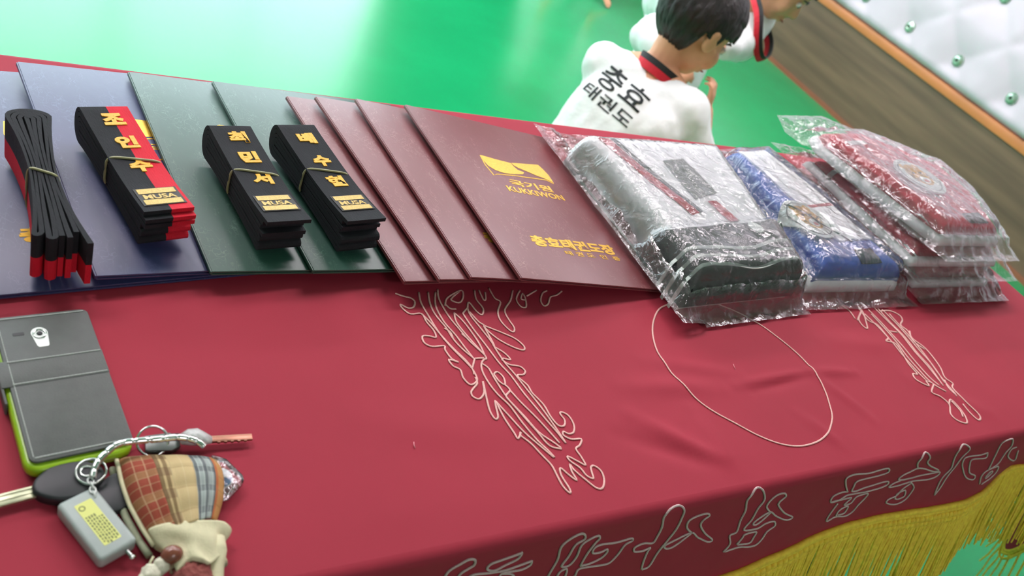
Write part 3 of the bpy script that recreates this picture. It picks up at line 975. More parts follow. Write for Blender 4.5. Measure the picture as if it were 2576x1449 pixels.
def disc(slab, c, rx, ry, ang=0.0, n=28, rings=3, lift=0.002, th=0.0012):
    vs, fs = [(c[0], c[1], slab.top(*c) + lift)], []
    ca, sa = cos(ang), sin(ang)
    for k in range(1, rings + 1):
        for j in range(n):
            a = 2 * pi * j / n
            x, y = rx * cos(a) * k / rings, ry * sin(a) * k / rings
            X, Y = c[0] + ca * x - sa * y, c[1] + sa * x + ca * y
            vs.append((X, Y, slab.top(X, Y) + lift))
    fs += [(0, 1 + j, 1 + (j + 1) % n) for j in range(n)]
    for k in range(rings - 1):
        for j in range(n):
            a, b = 1 + k * n + j, 1 + k * n + (j + 1) % n
            fs.append((a, a + n, b + n, b))
    k = len(vs)
    o = 1 + (rings - 1) * n
    vs += [(vs[o + j][0], vs[o + j][1], vs[o + j][2] - th) for j in range(n)]
    fs += [(o + j, k + j, k + (j + 1) % n, o + (j + 1) % n) for j in range(n)]
    return MB().add(vs, fs)

M_WHITE = mat('white uniform cloth', (248, 249, 249), rough=0.8, var=0.02, scale=30, bump=0.3, bscale=260, bdist=0.0006)
M_GREYW = mat('pale grey uniform cloth', (226, 231, 231), rough=0.8, var=0.03, scale=30, bump=0.3, bscale=260, bdist=0.0006)
M_BLUE = mat('blue uniform cloth', (58, 92, 178), rough=0.75, var=0.08, scale=20, bump=0.4, bscale=120, bdist=0.0008)
M_URED = mat('crimson uniform cloth', (188, 28, 58), rough=0.75, var=0.06, scale=20, bump=0.3, bscale=160, bdist=0.0008)
M_BLK = mat('black uniform cloth', (24, 26, 25), rough=0.6, var=0.15, scale=25, bump=0.4, bscale=90, bdist=0.0012, spec=0.4)
M_STRIPE = mat('pale stripe tape', (206, 214, 208), rough=0.6)
M_DGREY = mat('dark grey print', (62, 68, 70), rough=0.5)
M_BADGEW = mat('badge white', (212, 220, 214), rough=0.7, var=0.06, scale=200, bump=0.3, bscale=900)
M_TIGER = mat('badge tiger yellow', (222, 170, 40), rough=0.7, rgb2=(176, 128, 30), scale=190)
M_PINKT = mat('badge pink', (206, 110, 110), rough=0.7)
FILM = film_mat('clear polythene', 0.10)
FILM_P = film_mat('milky polythene', 0.12)

def film(parent, poly, slab_top, base, seed, near=0.03, far=0.04, amp=0.0017, m=FILM, puff=0.004, rim=0.022):
    """crinkled bag skin over the garment, with empty flaps at its ends"""
    big = grow(poly, rim)
    # stretch the outline at its near and far ends into flat, empty flaps
    ys = [p[1] for p in big]
    ym = (min(ys) + max(ys)) / 2
    big = [(x + 0.004 * sin(i * 3.1 + seed), y - near if y < ym else y + far) for i, (x, y) in enumerate(big)]
    s = Slab(big, base, 0.0, 0.02)
    def zf(x, y):
        dg = poly_d(poly, x, y)
        db = max(0.0, poly_d(big, x, y))
        g = slab_top(x, y)
        b = base(x, y) if callable(base) else base
        zin = g + puff * max(0.2, min(1, dg / 0.03))
        if dg < 0:
            t = min(1.0, -dg / rim)
            edge = slab_top(*nearest(poly, x, y))
            zin = b + 0.002 + (edge + puff * 0.4 - b) * (1 - t) ** 1.5
        cr = abs(noise.noise(Vector((x * 34 + seed, y * 19, 0.3)))) + 0.5 * abs(noise.noise(Vector((x * 60, y * 85 + seed, 1.7))))
        w = amp * (1.0 if dg > 0 else 3.8 * min(1.0, db / 0.02 + 0.25))
        return max(zin + w * (1.1 - 2.0 * min(cr, 0.9)) * 0.8, b + 0.0012, (g + 0.0022 + 0.0012 if dg > 0 else -9))
    o = s.mesh(rings=40, n=170, bottom=False, zf=zf).build('plastic_bag', m, parent, smooth=True, recalc=False)
    o['label'] = 'clear crinkled plastic bag'
    return o
def nearest(poly, x, y):
    """inside point a little within the outline, closest to x, y"""
    best = None
    p = Vector((x, y))
    n = len(poly)
    for i in range(n):
        a, b = Vector(poly[i]), Vector(poly[(i + 1) % n])
        t = max(0.0, min(1.0, (p - a).dot(b - a) / (b - a).length_squared))
        q = a.lerp(b, t)
        if best is None or (q - p).length < best[0]:
            best = ((q - p).length, q)
    c = sum((Vector(v) for v in poly), Vector((0, 0))) / n
    q = best[1] + (c - best[1]).normalized() * 0.008
    return q.x, q.y
class Lifted:
    def __init__(s, slab, dz):
        s.s, s.dz = slab, dz
    def top(s, x, y):
        return s.s.top(x, y) + s.dz
def badge(parent, slab, c, rx, ry, ang):
    slab = Lifted(slab, 0.0045)
    b = disc(slab, c, rx, ry, ang, lift=0.0032).build('badge', M_BADGEW, parent, smooth=False)
    disc(slab, c, rx * 0.86, ry * 0.86, ang, lift=0.0034, th=0.0003).build('badge_ring', M_DGREY, b)
    disc(slab, c, rx * 0.82, ry * 0.82, ang, lift=0.0037, th=0.0003).build('badge_field', M_BADGEW, b)
    ca, sa = cos(ang), sin(ang)
    L = lambda u, v: (c[0] + ca * u * rx - sa * v * ry, c[1] + sa * u * rx + ca * v * ry)
    disc(slab, L(-0.02, 0.06), rx * 0.56, ry * 0.60, ang, lift=0.0043, th=0.0005).build('tiger_head', M_TIGER, b)
    for s_ in (-1, 1):
        disc(slab, L(0.38 * s_, 0.52), rx * 0.16, ry * 0.17, ang, n=12, lift=0.0042, th=0.0004).build('tiger_ear', M_TIGER, b)
        disc(slab, L(0.20 * s_, 0.16), rx * 0.07, ry * 0.06, ang, n=10, rings=1, lift=0.0047, th=0.0003).build('tiger_eye', M_DGREY, b)
        for q in range(2):
            disc(slab, L(0.42 * s_, 0.0 - 0.16 * q), rx * 0.10, ry * 0.025, ang + 0.3 * s_, n=8, rings=1, lift=0.0046, th=0.0003).build('tiger_stripe', M_DGREY, b)
    disc(slab, L(0, -0.24), rx * 0.26, ry * 0.20, ang, n=16, lift=0.0046, th=0.0003).build('muzzle', M_BADGEW, b)
    disc(slab, L(0.02, -0.30), rx * 0.12, ry * 0.09, ang, n=12, rings=1, lift=0.0049, th=0.0003).build('mouth', M_PINKT, b)

# white uniform with black striped panel
e = empty('bagged_uniform', (0.70, 0.06, 0.002))
tag(e, 'white uniform with black three-striped panel in a clear bag beside the folders', 'uniform', 'bagged uniforms')
e_inv = Matrix.Translation((-0.70, -0.06, -0.002))
def put(o, par_loc):
    """keep world coordinates of parts that were modelled in place"""
    o.data.transform(Matrix.Translation((-par_loc[0], -par_loc[1], -par_loc[2])))
def settle(e):
    loc = e.location.copy()
    for ch in e.children:
        put(ch, loc)
        for g in ch.children:
            put(g, loc)
B_POLY = [(0.596, -0.090), (0.800, -0.074), (0.872, 0.215), (0.592, 0.195)]
sb = Slab(B_POLY, 0.003, 0.052, 0.020, 0.0015, 3)
sb.mesh().build('jacket', M_WHITE, e, smooth=True)
BLK = [(0.592, -0.095), (0.803, -0.079), (0.838, 0.034), (0.590, 0.000)]
sk = Slab(BLK, lambda x, y: 0.010, 0.0485, 0.018, 0.0022, 9)
sk.mesh(rings=18, n=90).build('black_panel', M_BLK, e, smooth=True)
for q in range(3):
    pts = []
    for k in range(41):
        u = 1 - k / 40
        p = Vector(BLK[0]).lerp(Vector(BLK[3]), 0.14 + 0.15 * q).lerp(Vector(BLK[1]).lerp(Vector(BLK[2]), 0.15 + 0.15 * q), u)
        y = p.y + 0.004 * sin(u * 9)
        pts.append((p.x, y, sk.top(max(p.x, BLK[0][0] + 0.003), y) + 0.0012))
    x0, y0, z0 = pts[-1]
    for k in range(1, 7):
        pts.append((x0 - 0.0035, y0 - 0.002, z0 - 0.007 * k))
    st = MB()
    vs, fs = [], []
    for i, p in enumerate(pts):
        hw = 0.0024
        side = Vector((0.05, 1, 0)) * hw
        for sgn in (-1, 1):
            vs.append(Vector(p) + side * sgn)
        for sgn in (-1, 1):
            off = Vector((0, 0, -0.0012)) if i < 41 else Vector((0.0012, 0, 0))
            vs.append(Vector(p) + side * sgn + off)
    for i in range(len(pts) - 1):
        a = i * 4
        fs += [(a, a + 1, a + 5, a + 4), (a + 2, a + 6, a + 7, a + 3), (a, a + 4, a + 6, a + 2), (a + 1, a + 3, a + 7, a + 5)]
    st.add(vs, fs).build('stripe', M_STRIPE, e, smooth=False)
disc(sk, (0.760, -0.004), 0.011, 0.011, lift=0.002).build('round_logo', M_BADGEW, e)
patch(sk, [(0.700, -0.006), (0.722, -0.004), (0.718, 0.012), (0.702, 0.004)], 4, 4).build('small_logo', M_DGREY, e)
patch(sb, [(0.668, 0.020), (0.683, 0.024), (0.632, 0.180), (0.614, 0.178)], 6, 24, 0.0024).build('collar_edge', M_URED, e)
patch(sb, [(0.687, 0.026), (0.692, 0.028), (0.645, 0.182), (0.637, 0.181)], 4, 24, 0.0020).build('collar_piping', M_DGREY, e)
patch(sb, [(0.728, 0.010), (0.746, 0.012), (0.735, 0.052), (0.718, 0.050)], 4, 8, 0.0024).build('lapel_edge', M_URED, e)
patch(sb, [(0.700, 0.055), (0.752, 0.072), (0.748, 0.150), (0.702, 0.138)], 10, 10, 0.0026).build('grey_card', mat('grey card', (112, 118, 112), rough=0.6, var=0.1, scale=60), e)
film(e, grow(B_POLY, 0.006), lambda x, y: max(sb.top(x, y), sk.top(x, y)), (lambda x, y: 0.0015 if x > 0.614 else 0.0085 + (0.614 - x) * 0.15), 4.0, near=0.012, far=0.050, rim=0.016)
settle(e)

# blue uniform
e = empty('bagged_uniform', (0.94, 0.06, 0.002))
tag(e, 'blue and white uniform with tiger badge in a clear bag, left of the red stack', 'uniform', 'bagged uniforms')
C_POLY = [(0.846, -0.066), (1.052, -0.066), (1.046, 0.050), (1.010, 0.240), (0.905, 0.222)]
sc0 = Slab(C_POLY, 0.003, 0.022, 0.010, 0.001, 5)
sc0.mesh().build('trousers', M_WHITE, e, smooth=True)
C_UP = grow(C_POLY, -0.004)
sc1 = Slab(C_UP, lambda x, y: 0.018, 0.024, 0.014, 0.0026, 6)
sc1.mesh(rings=20, n=90).build('blue_jacket', M_BLUE, e, smooth=True)
patch(sc1, [(0.948, -0.006), (1.034, 0.004), (1.002, 0.226), (0.924, 0.214)], 12, 20, 0.003, 0.004).build('white_panel', M_WHITE, e)
patch(sc1, [(0.952, 0.070), (1.026, 0.082), (1.025, 0.088), (0.951, 0.076)], 8, 2, 0.0036).build('red_seam', M_URED, e)
patch(sc1, [(0.950, -0.052), (0.998, -0.050), (1.004, -0.020), (0.960, -0.024)], 8, 6, 0.0026).build('dark_label', M_DGREY, e)
badge(e, sc1, (0.916, 0.036), 0.044, 0.042, 0.1)
dc = [(0.886, 0.064), (0.918, 0.038), (0.950, -0.010), (0.953, -0.018)]
MB().tube([(x, y, sc1.top(x, y) + 0.0105) for x, y in smoothline([(a, b, 0) for a, b in dc], 5) and [(p.x, p.y) for p in smoothline([(a, b, 0) for a, b in dc], 5)]], 0.0011, 5).build('cord', M_BLK, e, smooth=True)
film(e, grow(C_POLY, 0.004), lambda x, y: max(sc0.top(x, y), sc1.top(x, y)) + 0.008, 0.0015, 11.0, near=0.016, far=0.03, rim=0.014)
settle(e)

# red uniforms, three in a leaning stack
STACK = [
    ('crimson uniform in clear bag lying lowest in the stack at the table end', [(1.105, -0.060), (1.322, -0.058), (1.360, 0.050), (1.350, 0.190), (1.105, 0.190)], (0.003, 0.0, 0.0), 0.022, 21.0, None),
    ('crimson uniform in clear bag in the middle of the stack, its tiger badge half covered', [(1.070, -0.050), (1.318, -0.048), (1.372, 0.030), (1.352, 0.180), (1.075, 0.205)], (0.037, 0.0, 0.0), 0.022, 31.0, (1.158, 0.064)),
    ('crimson uniform in clear bag topmost of the stack with its tiger badge fully seen', [(1.110, -0.042), (1.292, -0.038), (1.362, 0.070), (1.362, 0.170), (1.205, 0.248), (1.080, 0.226), (1.060, 0.190)], (0.071, 0.0, 0.0), 0.026, 41.0, (1.205, 0.095)),
]
for lab, poly, (z0, sx, sy), h, seed, bc in STACK:
    cx_ = sum(p[0] for p in poly) / len(poly)
    cy_ = sum(p[1] for p in poly) / len(poly)
    base = lambda x, y, z0=z0: z0
    e = empty('bagged_uniform', (cx_, cy_, z0))
    tag(e, lab, 'uniform', 'bagged uniforms')
    s0 = Slab(poly, base, h * 0.52, 0.008, 0.0008, seed)
    s0.mesh().build('trousers', M_GREYW, e, smooth=True)
    up = grow(poly, -0.010)
    s1 = Slab(up, lambda x, y, z0=z0, h=h: z0 + h * 0.46, h * 0.54, 0.012, 0.0018, seed + 3)
    s1.mesh(rings=18, n=84).build('red_jacket', M_URED, e, smooth=True)
    # white lapel folded along the right side and a dark label by the near end
    n0, n1 = Vector(up[1]), Vector(up[2])
    patch(s1, [tuple(n0 + Vector((-0.075, 0.012))), tuple(n0 + Vector((-0.020, 0.014))), tuple(n0 + Vector((-0.014, 0.040))), tuple(n0 + Vector((-0.070, 0.034)))], 8, 6, 0.0026).build('dark_label', M_BLK, e)
    if bc:
        patch(s1, [(bc[0] - 0.085, bc[1] + 0.085), (bc[0] - 0.03, bc[1] + 0.095), (bc[0] - 0.032, bc[1] + 0.103), (bc[0] - 0.088, bc[1] + 0.093)], 6, 3, 0.0024).build('white_tab', M_STRIPE, e)
        badge(e, s1, bc, 0.050, 0.046, 0.1)
    film(e, grow(poly, 0.004), lambda x, y, s0=s0, s1=s1: max(s0.top(x, y), s1.top(x, y)) + (0.006), base, seed, near=0.012, far=0.045 if seed > 40 else 0.03, m=FILM_P if seed > 40 else FILM)
    settle(e)

# ------------------------------------------------------------------ phone in a flip case
def rrect(x0, y0, x1, y1, r, n=6):
    out = []
    for cx_, cy_, a0 in ((x1 - r, y0 + r, -pi / 2), (x1 - r, y1 - r, 0), (x0 + r, y1 - r, pi / 2), (x0 + r, y0 + r, pi)):
        for k in range(n + 1):
            a = a0 + pi / 2 * k / n
            out.append((cx_ + r * cos(a), cy_ + r * sin(a)))
    return out
M_CASE = mat('charcoal leatherette', (80, 84, 81), rough=0.55, var=0.08, scale=120, bump=0.35, bscale=900, bdist=0.0004)
M_LIME = mat('lime phone shell', (150, 190, 28), rough=0.28, spec=0.5)
M_LIME2 = mat('olive inset', (150, 160, 74), rough=0.35)
M_STITCH = mat('grey stitching', (168, 174, 168), rough=0.7)
M_SILVER = mat('silver metal', (222, 226, 222), rough=0.3, metal=0.45, var=0.05)
M_CHROME = mat('chrome', (214, 218, 214), rough=0.14, metal=1.0)
M_DARKP = mat('black plastic', (30, 32, 36), rough=0.45, var=0.06, scale=90)
ph = empty('mobile_phone', (-0.045, -0.216, 0.0018), (0, 0, 0.143))
tag(ph, 'lime green mobile phone in a charcoal stitched flip case above the keys', 'phone')
MB().prism(rrect(-0.003, -0.005, 0.060, 0.119, 0.010), 0.0, 0.0090).build('phone_body', M_LIME, ph, bevel=0.0028, seg=3)
MB().prism(rrect(0.012, -0.0056, 0.048, -0.0040, 0.0007, 2), 0.0036, 0.0062).build('edge_inset', M_LIME2, ph)
MB().prism(rrect(0.028, -0.0060, 0.033, -0.0042, 0.0005, 2), 0.0044, 0.0054).build('port', M_DARKP, ph)
cov = MB().prism(rrect(0.0, 0.0, 0.060, 0.128, 0.005), 0.0094, 0.0116).build('flip_cover', M_CASE, ph, bevel=0.0007)
MB().prism(rrect(-0.0050, 0.050, -0.0034, 0.100, 0.0006, 2), 0.0004, 0.0112).build('case_spine', M_CASE, ph, bevel=0.0004)
MB().prism(rrect(-0.0046, 0.063, 0.0602, 0.086, 0.0008, 2), 0.0110, 0.0119).build('strap', M_CASE, ph, bevel=0.0004)
def stitches(a, b, z, name_par, n, r=0.0006):
    m = MB()
    a, b = Vector(a), Vector(b)
    for k in range(n):
        p, q = a.lerp(b, (k + 0.16) / n), a.lerp(b, (k + 0.84) / n)
        m.cap((p.x, p.y, z), r, (q.x, q.y, z), r, 6)
    return m.build('stitching', M_STITCH, name_par, smooth=True)
stitches((0.003, 0.003), (0.058, 0.003), 0.0117, ph, 26)
stitches((0.0025, 0.004), (0.0025, 0.126), 0.0117, ph, 52, 0.0004)
stitches((0.003, 0.1255), (0.057, 0.1255), 0.0117, ph, 24)
stitches((0.002, 0.0645), (0.059, 0.0645), 0.0120, ph, 24)
stitches((0.002, 0.0845), (0.059, 0.0845), 0.0120, ph, 24)
tear = [(0.0255 + 0.0052 * cos(a), 0.1085 + 0.0056 * sin(a)) for a in [pi * k / 10 for k in range(11)]] + [(0.0222, 0.0965), (0.0232, 0.0952), (0.0285, 0.0952), (0.0295, 0.0965)]
cp = MB().prism(tear, 0.0112, 0.0119).build('camera_plate', M_SILVER, ph)
MB().lathe([(0.0045, 0.0), (0.0045, 0.0006), (0.0036, 0.0009), (0.0032, 0.0004)], 20, Matrix.Translation((0.0255, 0.1075, 0.0119))).build('lens_ring', M_CHROME, cp, smooth=True)
MB().lathe([(0.0001, 0.0003), (0.0018, 0.0003), (0.0019, 0.0)], 14, Matrix.Translation((0.0255, 0.1078, 0.0121))).build('lens', M_DARKP, cp, smooth=True)
MB().prism(rrect(0.0095, 0.1085, 0.0165, 0.1112, 0.0006, 2), 0.0112, 0.01175).build('speaker_slot', M_DARKP, ph)

# ------------------------------------------------------------------ keys on the cloth
M_BRASS = mat('pale key metal', (186, 186, 158), rough=0.3, metal=0.85, var=0.06)
M_COPPER = mat('copper key metal', (150, 106, 88), rough=0.35, metal=0.8, var=0.08)
ck = empty('car_key', (-0.0245, -0.2285, 0.002), (0, 0, 0.19))
tag(ck, 'black-headed car key with a pale blade pointing left, beside the grey remote', 'key')
head = [(0.0185 * cos(a) * (1 + 0.10 * cos(2 * a)), 0.0145 * sin(a)) for a in [2 * pi * k / 30 for k in range(30)]]
kh = MB().prism(head, 0.0, 0.0085).build('key_head', M_DARKP, ck, bevel=0.0022, seg=3)
MB().lathe([(0.0044, 0.0), (0.0044, 0.0005), (0.0030, 0.0006), (0.0030, 0.0)], 18, Matrix.Translation((0.0105, 0.002, 0.0085))).build('key_hole', M_CHROME, kh, smooth=True)
bl = MB()
bl.box((-0.052, -0.0042, 0.003), (-0.0170, 0.0042, 0.0052))
bl.box((-0.052, -0.0012, 0.0052), (-0.0175, 0.0006, 0.0057)).box((-0.052, 0.0022, 0.0052), (-0.0175, 0.0034, 0.0057))
bl.build('key_blade', M_BRASS, ck, bevel=0.0003)
k2 = empty('car_key', (0.0015, -0.2400, 0.002), (0, 0, 0.9))
tag(k2, 'black key head partly hidden under the plaid pouch', 'key')
MB().prism([(0.0165 * cos(a), 0.0120 * sin(a)) for a in [2 * pi * k / 26 for k in range(26)]], 0.0, 0.0060).build('key_head', M_DARKP, k2, bevel=0.0016)
MB().box((-0.0012, -0.026, 0.0010), (0.0012, -0.009, 0.0030)).build('key_blade', M_BRASS, k2)

fa = math.atan2(-0.0415, 0.0195) + pi / 2
fob = empty('remote_control', (-0.0122, -0.2632, 0.0018), (0, 0, fa))
tag(fob, 'small grey remote fob with yellow sticker and stub aerial', 'remote')
fb = MB().prism(rrect(-0.0118, -0.0235, 0.0118, 0.0235, 0.0030), 0.0, 0.0105).build('shell', mat('grey plastic', (160, 170, 166), rough=0.45, var=0.03, scale=200, bump=0.1, bscale=1500), fob, bevel=0.0022, seg=3)
st = MB().prism(rrect(-0.0050, -0.0165, 0.0056, 0.0165, 0.0006, 2), 0.01052, 0.01066).build('sticker', mat('yellow sticker', (214, 218, 120), rough=0.4), fob)
M_INK = mat('olive ink', (92, 98, 58), rough=0.6)
ink = MB()
rr_ = random.Random(3)
for row in range(6):
    x = -0.0040 + row * 0.0016
    y = 0.003 if row > 3 else 0.006
    while y > -0.0150:
        L_ = rr_.uniform(0.0008, 0.0024)
        ink.box((x, y - L_, 0.01067), (x + 0.0009, y, 0.01072))
        y -= L_ + 0.0007
ink.build('small_print', M_INK, st)
MB().lathe([(0.0013, 0.0), (0.0019, 0.0), (0.0019, 0.0001), (0.0013, 0.0001)], 16, Matrix.Translation((-0.0022, 0.0125, 0.01068)), close=True).build('round_mark', M_INK, st)
MB().lathe([(0.0001, 0.0), (0.0016, 0.0), (0.0016, 0.0002)], 14, Matrix.Translation((0.0078, 0.0200, 0.01045))).build('lanyard_hole', M_DARKP, fob)
ae = MB().tube([(0.0045, -0.0235, 0.0058), (0.0050, -0.0285, 0.0052)], 0.0010, 10)
ae.ell((0.0051, -0.0295, 0.0052), (0.0021, 0.0016, 0.0018), 10, 8)
for k in range(4):
    ae.lathe([(0.0014, 0.0), (0.0014, 0.0006)], 10, Matrix.Translation((0.0046 + 0.0001 * k, -0.0245 - 0.0010 * k, 0.0056)) @ Matrix.Rotation(pi / 2, 4, 'X'))
ae.build('aerial', M_CHROME, fob, smooth=True)

def ring(name, c, r, tube, tilt, label, cat='ring', m=M_CHROME, turns=1.9):
    e = empty(name, c, tilt)
    tag(e, label, cat)
    n = int(36 * turns)
    MB().tube([(r * cos(2 * pi * k / 36), r * sin(2 * pi * k / 36), 0.0011 * k / 36 - 0.001) for k in range(n + 1)], tube, 7).build('coil', m, e, smooth=True)
    return e
ring('key_ring', (-0.0125, -0.2268, 0.0128), 0.0085, 0.0007, (0.16, -0.12, 0.2), 'bright steel split ring joining the car keys and chain', 'ring')
ring('key_ring', (0.0265, -0.2045, 0.0080), 0.0100, 0.0008, (0.55, 0.1, 0), 'steel ring arching behind the chain near the phone corner', 'ring')

# snake chain across the top of the pouch
ch = empty('key_chain', (0.02, -0.215, 0.002))
tag(ch, 'thick silver snake chain lying along the top of the plaid pouch', 'chain')
cp_ = smoothline([(-0.0125, -0.2330, 0.0150), (-0.0095, -0.2240, 0.0165), (-0.0030, -0.2170, 0.0180), (0.0040, -0.2130, 0.0200), (0.0140, -0.2125, 0.0205), (0.0280, -0.2128, 0.0205), (0.0400, -0.2125, 0.0200), (0.0500, -0.2150, 0.0185), (0.0560, -0.2200, 0.0165)], 12)
cp_ = [p - Vector((0.02, -0.215, 0.002)) for p in cp_]
m = MB()
rad = []
for k in range(len(cp_)):
    rad.append(0.0017 if k % 8 == 7 else 0.0023)
m.tube(cp_, rad, 10)
m.build('chain_body', M_CHROME, ch, smooth=True)
lk = MB()
for k in range(4):
    c = Vector((-0.0135 + 0.0004 * k, -0.2345 - 0.0030 * k, 0.0140 - 0.0006 * k)) - Vector((0.02, -0.215, 0.002))
    R_ = Matrix.Rotation(0.2, 3, 'Z') @ Matrix.Rotation(pi / 2 * (k % 2), 3, 'Y')
    lk.tube([c + R_ @ Vector((0.0016 * cos(a), 0.0026 * sin(a), 0)) for a in [2 * pi * j / 12 for j in range(12)]], 0.0005, 6, closed=True)
lk.build('small_links', M_SILVER, ch, smooth=True)

# flat key with copper blade beyond the pouch
k3 = empty('door_key', (0.050, -0.2055, 0.002), (0, 0, -0.06))
tag(k3, 'flat key with a copper-coloured blade pointing right beyond the pouch', 'key')
MB().prism([(-0.028, -0.0060), (-0.012, -0.0075), (-0.006, -0.004), (-0.006, 0.004), (-0.012, 0.0078), (-0.028, 0.0062)], 0.0, 0.0040).build('key_bow', mat('grey key bow', (96, 102, 98), rough=0.35, metal=0.5, var=0.1), k3, bevel=0.0006)
MB().box((-0.0115, 0.0010, 0.0038), (-0.0060, 0.0062, 0.0048)).build('bow_slot', M_DARKP, k3)
MB().tube([(-0.006, 0, 0.0055), (-0.001, 0, 0.0075), (0.004, 0, 0.0075), (0.009, -0.001, 0.006), (0.014, -0.001, 0.0045)], [0.004, 0.0062, 0.0066, 0.0052, 0.003], 10, flat=0.75).build('bow_sleeve', mat('clear grey sleeve', (196, 198, 196), rough=0.15, var=0.15, scale=150, bump=0.6, bscale=300), k3, smooth=True)
kb = MB().box((0.012, -0.0030, 0.0030), (0.042, 0.0022, 0.0050))
for k in range(5):
    kb.box((0.018 + 0.0045 * k, -0.0038, 0.0030), (0.0200 + 0.0045 * k, -0.0028, 0.0050))
kb.build('key_blade', M_COPPER, k3, bevel=0.0003)

# clear charm with a blue and white disc
cw = empty('plastic_charm', (0.0690, -0.2400, 0.002), (0, 0, -0.1))
tag(cw, 'clear plastic charm with a blue and white disc poking out beside the pouch', 'charm')
pl = [(-0.010, -0.018), (0.000, -0.016), (0.0105, -0.004), (0.0095, 0.000), (0.000, 0.014), (-0.010, 0.018)]
MB().prism(pl, 0.0, 0.0080).build('clear_sleeve', film_mat('clear charm plastic', 0.06), cw, bevel=0.0020, seg=3)
dd = MB().lathe([(0.0001, 0.0), (0.0085, 0.0), (0.0085, 0.0012), (0.0001, 0.0012)], 22, Matrix.Translation((-0.005, 0.0, 0.0030))).build('white_disc', mat('charm white', (225, 230, 232), rough=0.4), cw)
MB().prism([(-0.005 + 0.0078 * cos(a), 0.0078 * sin(a)) for a in [pi + pi * k / 12 for k in range(13)]], 0.0043, 0.0046).build('blue_half', mat('charm blue', (70, 120, 176), rough=0.4), dd)

# ------------------------------------------------------------------ quilted plaid pouch
def plaid(name, base, lines, kx, ky):
    """woven check in the panel's own u, v"""
    m = mat(name, base, rough=0.85, bump=0.3, bscale=900, bdist=0.0005)
    nt = m.node_tree
    b = nt.nodes['Principled BSDF']
    uv = nt.nodes.new('ShaderNodeUVMap')
    sp = nt.nodes.new('ShaderNodeSeparateXYZ')
    nt.links.new(uv.outputs[0], sp.inputs[0])
    cur = None
    for axis, freq, duty, colr, fac in lines:
        mu = nt.nodes.new('ShaderNodeMath'); mu.operation = 'MULTIPLY'; mu.inputs[1].default_value = freq
        nt.links.new(sp.outputs[axis], mu.inputs[0])
        fr = nt.nodes.new('ShaderNodeMath'); fr.operation = 'FRACT'
        nt.links.new(mu.outputs[0], fr.inputs[0])
        lt = nt.nodes.new('ShaderNodeMath'); lt.operation = 'LESS_THAN'; lt.inputs[1].default_value = duty
        nt.links.new(fr.outputs[0], lt.inputs[0])
        sc_ = nt.nodes.new('ShaderNodeMath'); sc_.operation = 'MULTIPLY'; sc_.inputs[1].default_value = fac
        nt.links.new(lt.outputs[0], sc_.inputs[0])
        mx = nt.nodes.new('ShaderNodeMix'); mx.data_type = 'RGBA'
        nt.links.new(sc_.outputs[0], mx.inputs[0])
        if cur is None:
            mx.inputs[6].default_value = lin(*base)
        else:
            nt.links.new(cur.outputs[2], mx.inputs[6])
        mx.inputs[7].default_value = lin(*colr)
        cur = mx
    nt.links.new(cur.outputs[2], b.inputs['Base Color'])
    return m
PL = [plaid('red brown check', (150, 66, 46), [(1, 3.6, 0.34, (150, 112, 70), 0.7), (1, 11, 0.10, (190, 160, 120), 0.5), (0, 3, 0.12, (196, 160, 124), 0.6)], 1, 1),
      plaid('brown cream check', (186, 164, 118), [(0, 2.0, 0.62, (96, 70, 36), 0.75), (1, 3.6, 0.45, (92, 62, 34), 0.5)], 1, 1),
      plaid('beige quilt', (190, 168, 122), [(1, 3.6, 0.06, (160, 136, 92), 0.5), (0, 2.0, 0.05, (206, 190, 150), 0.6)], 1, 1),
      plaid('blue grey check', (150, 160, 156), [(0, 2.2, 0.40, (76, 80, 84), 0.75), (1, 3.6, 0.32, (70, 74, 78), 0.6), (0, 5.0, 0.12, (196, 204, 196), 0.6)], 1, 1),
      plaid('tan check', (188, 140, 82), [(0, 1.0, 0.25, (178, 92, 54), 0.8), (1, 5.0, 0.10, (160, 116, 70), 0.5)], 1, 1)]
M_CREAM = mat('cream cotton', (206, 200, 164), rough=0.85, var=0.06, scale=200, bump=0.4, bscale=700, bdist=0.0006)
PO = Vector((0.034, -0.255, 0.002))
po = empty('key_pouch', PO)
tag(po, 'quilted plaid cloth key pouch with a cream gathered neck at the near left', 'pouch')
def pouch_pt(u, t):
    """u across 0..1, t from the wide rim (0) down to the neck (1)"""
    a = Vector((0.004, -0.2155)).lerp(Vector((0.0665, -0.2255)), u)
    lw, rw = Vector((0.0175, -0.2840)), Vector((0.0555, -0.2740))
    b = lw.lerp(rw, u)
    p = a.lerp(b, t)
    side = sin(pi * t) * 0.004
    p.x += (u - 0.5) * 2 * side
    wv = 1 - abs(2 * u - 1) ** 2.6
    quilt = 0.0012 * abs(sin(pi * (t * 3.6))) * (0.5 + 0.5 * wv) + 0.0010 * abs(sin(pi * (u * 4 + 0.2)))
    z = 0.003 + (0.0135 + 0.003 * sin(pi * t)) * sqrt(max(0.0, wv)) + quilt
    z *= (0.62 + 0.38 * min(1, t / 0.25))
    return Vector((p.x, p.y, z)) - PO + Vector((0, 0, 0.002))
cuts = [0.0, 0.30, 0.43, 0.66, 0.88, 1.0]
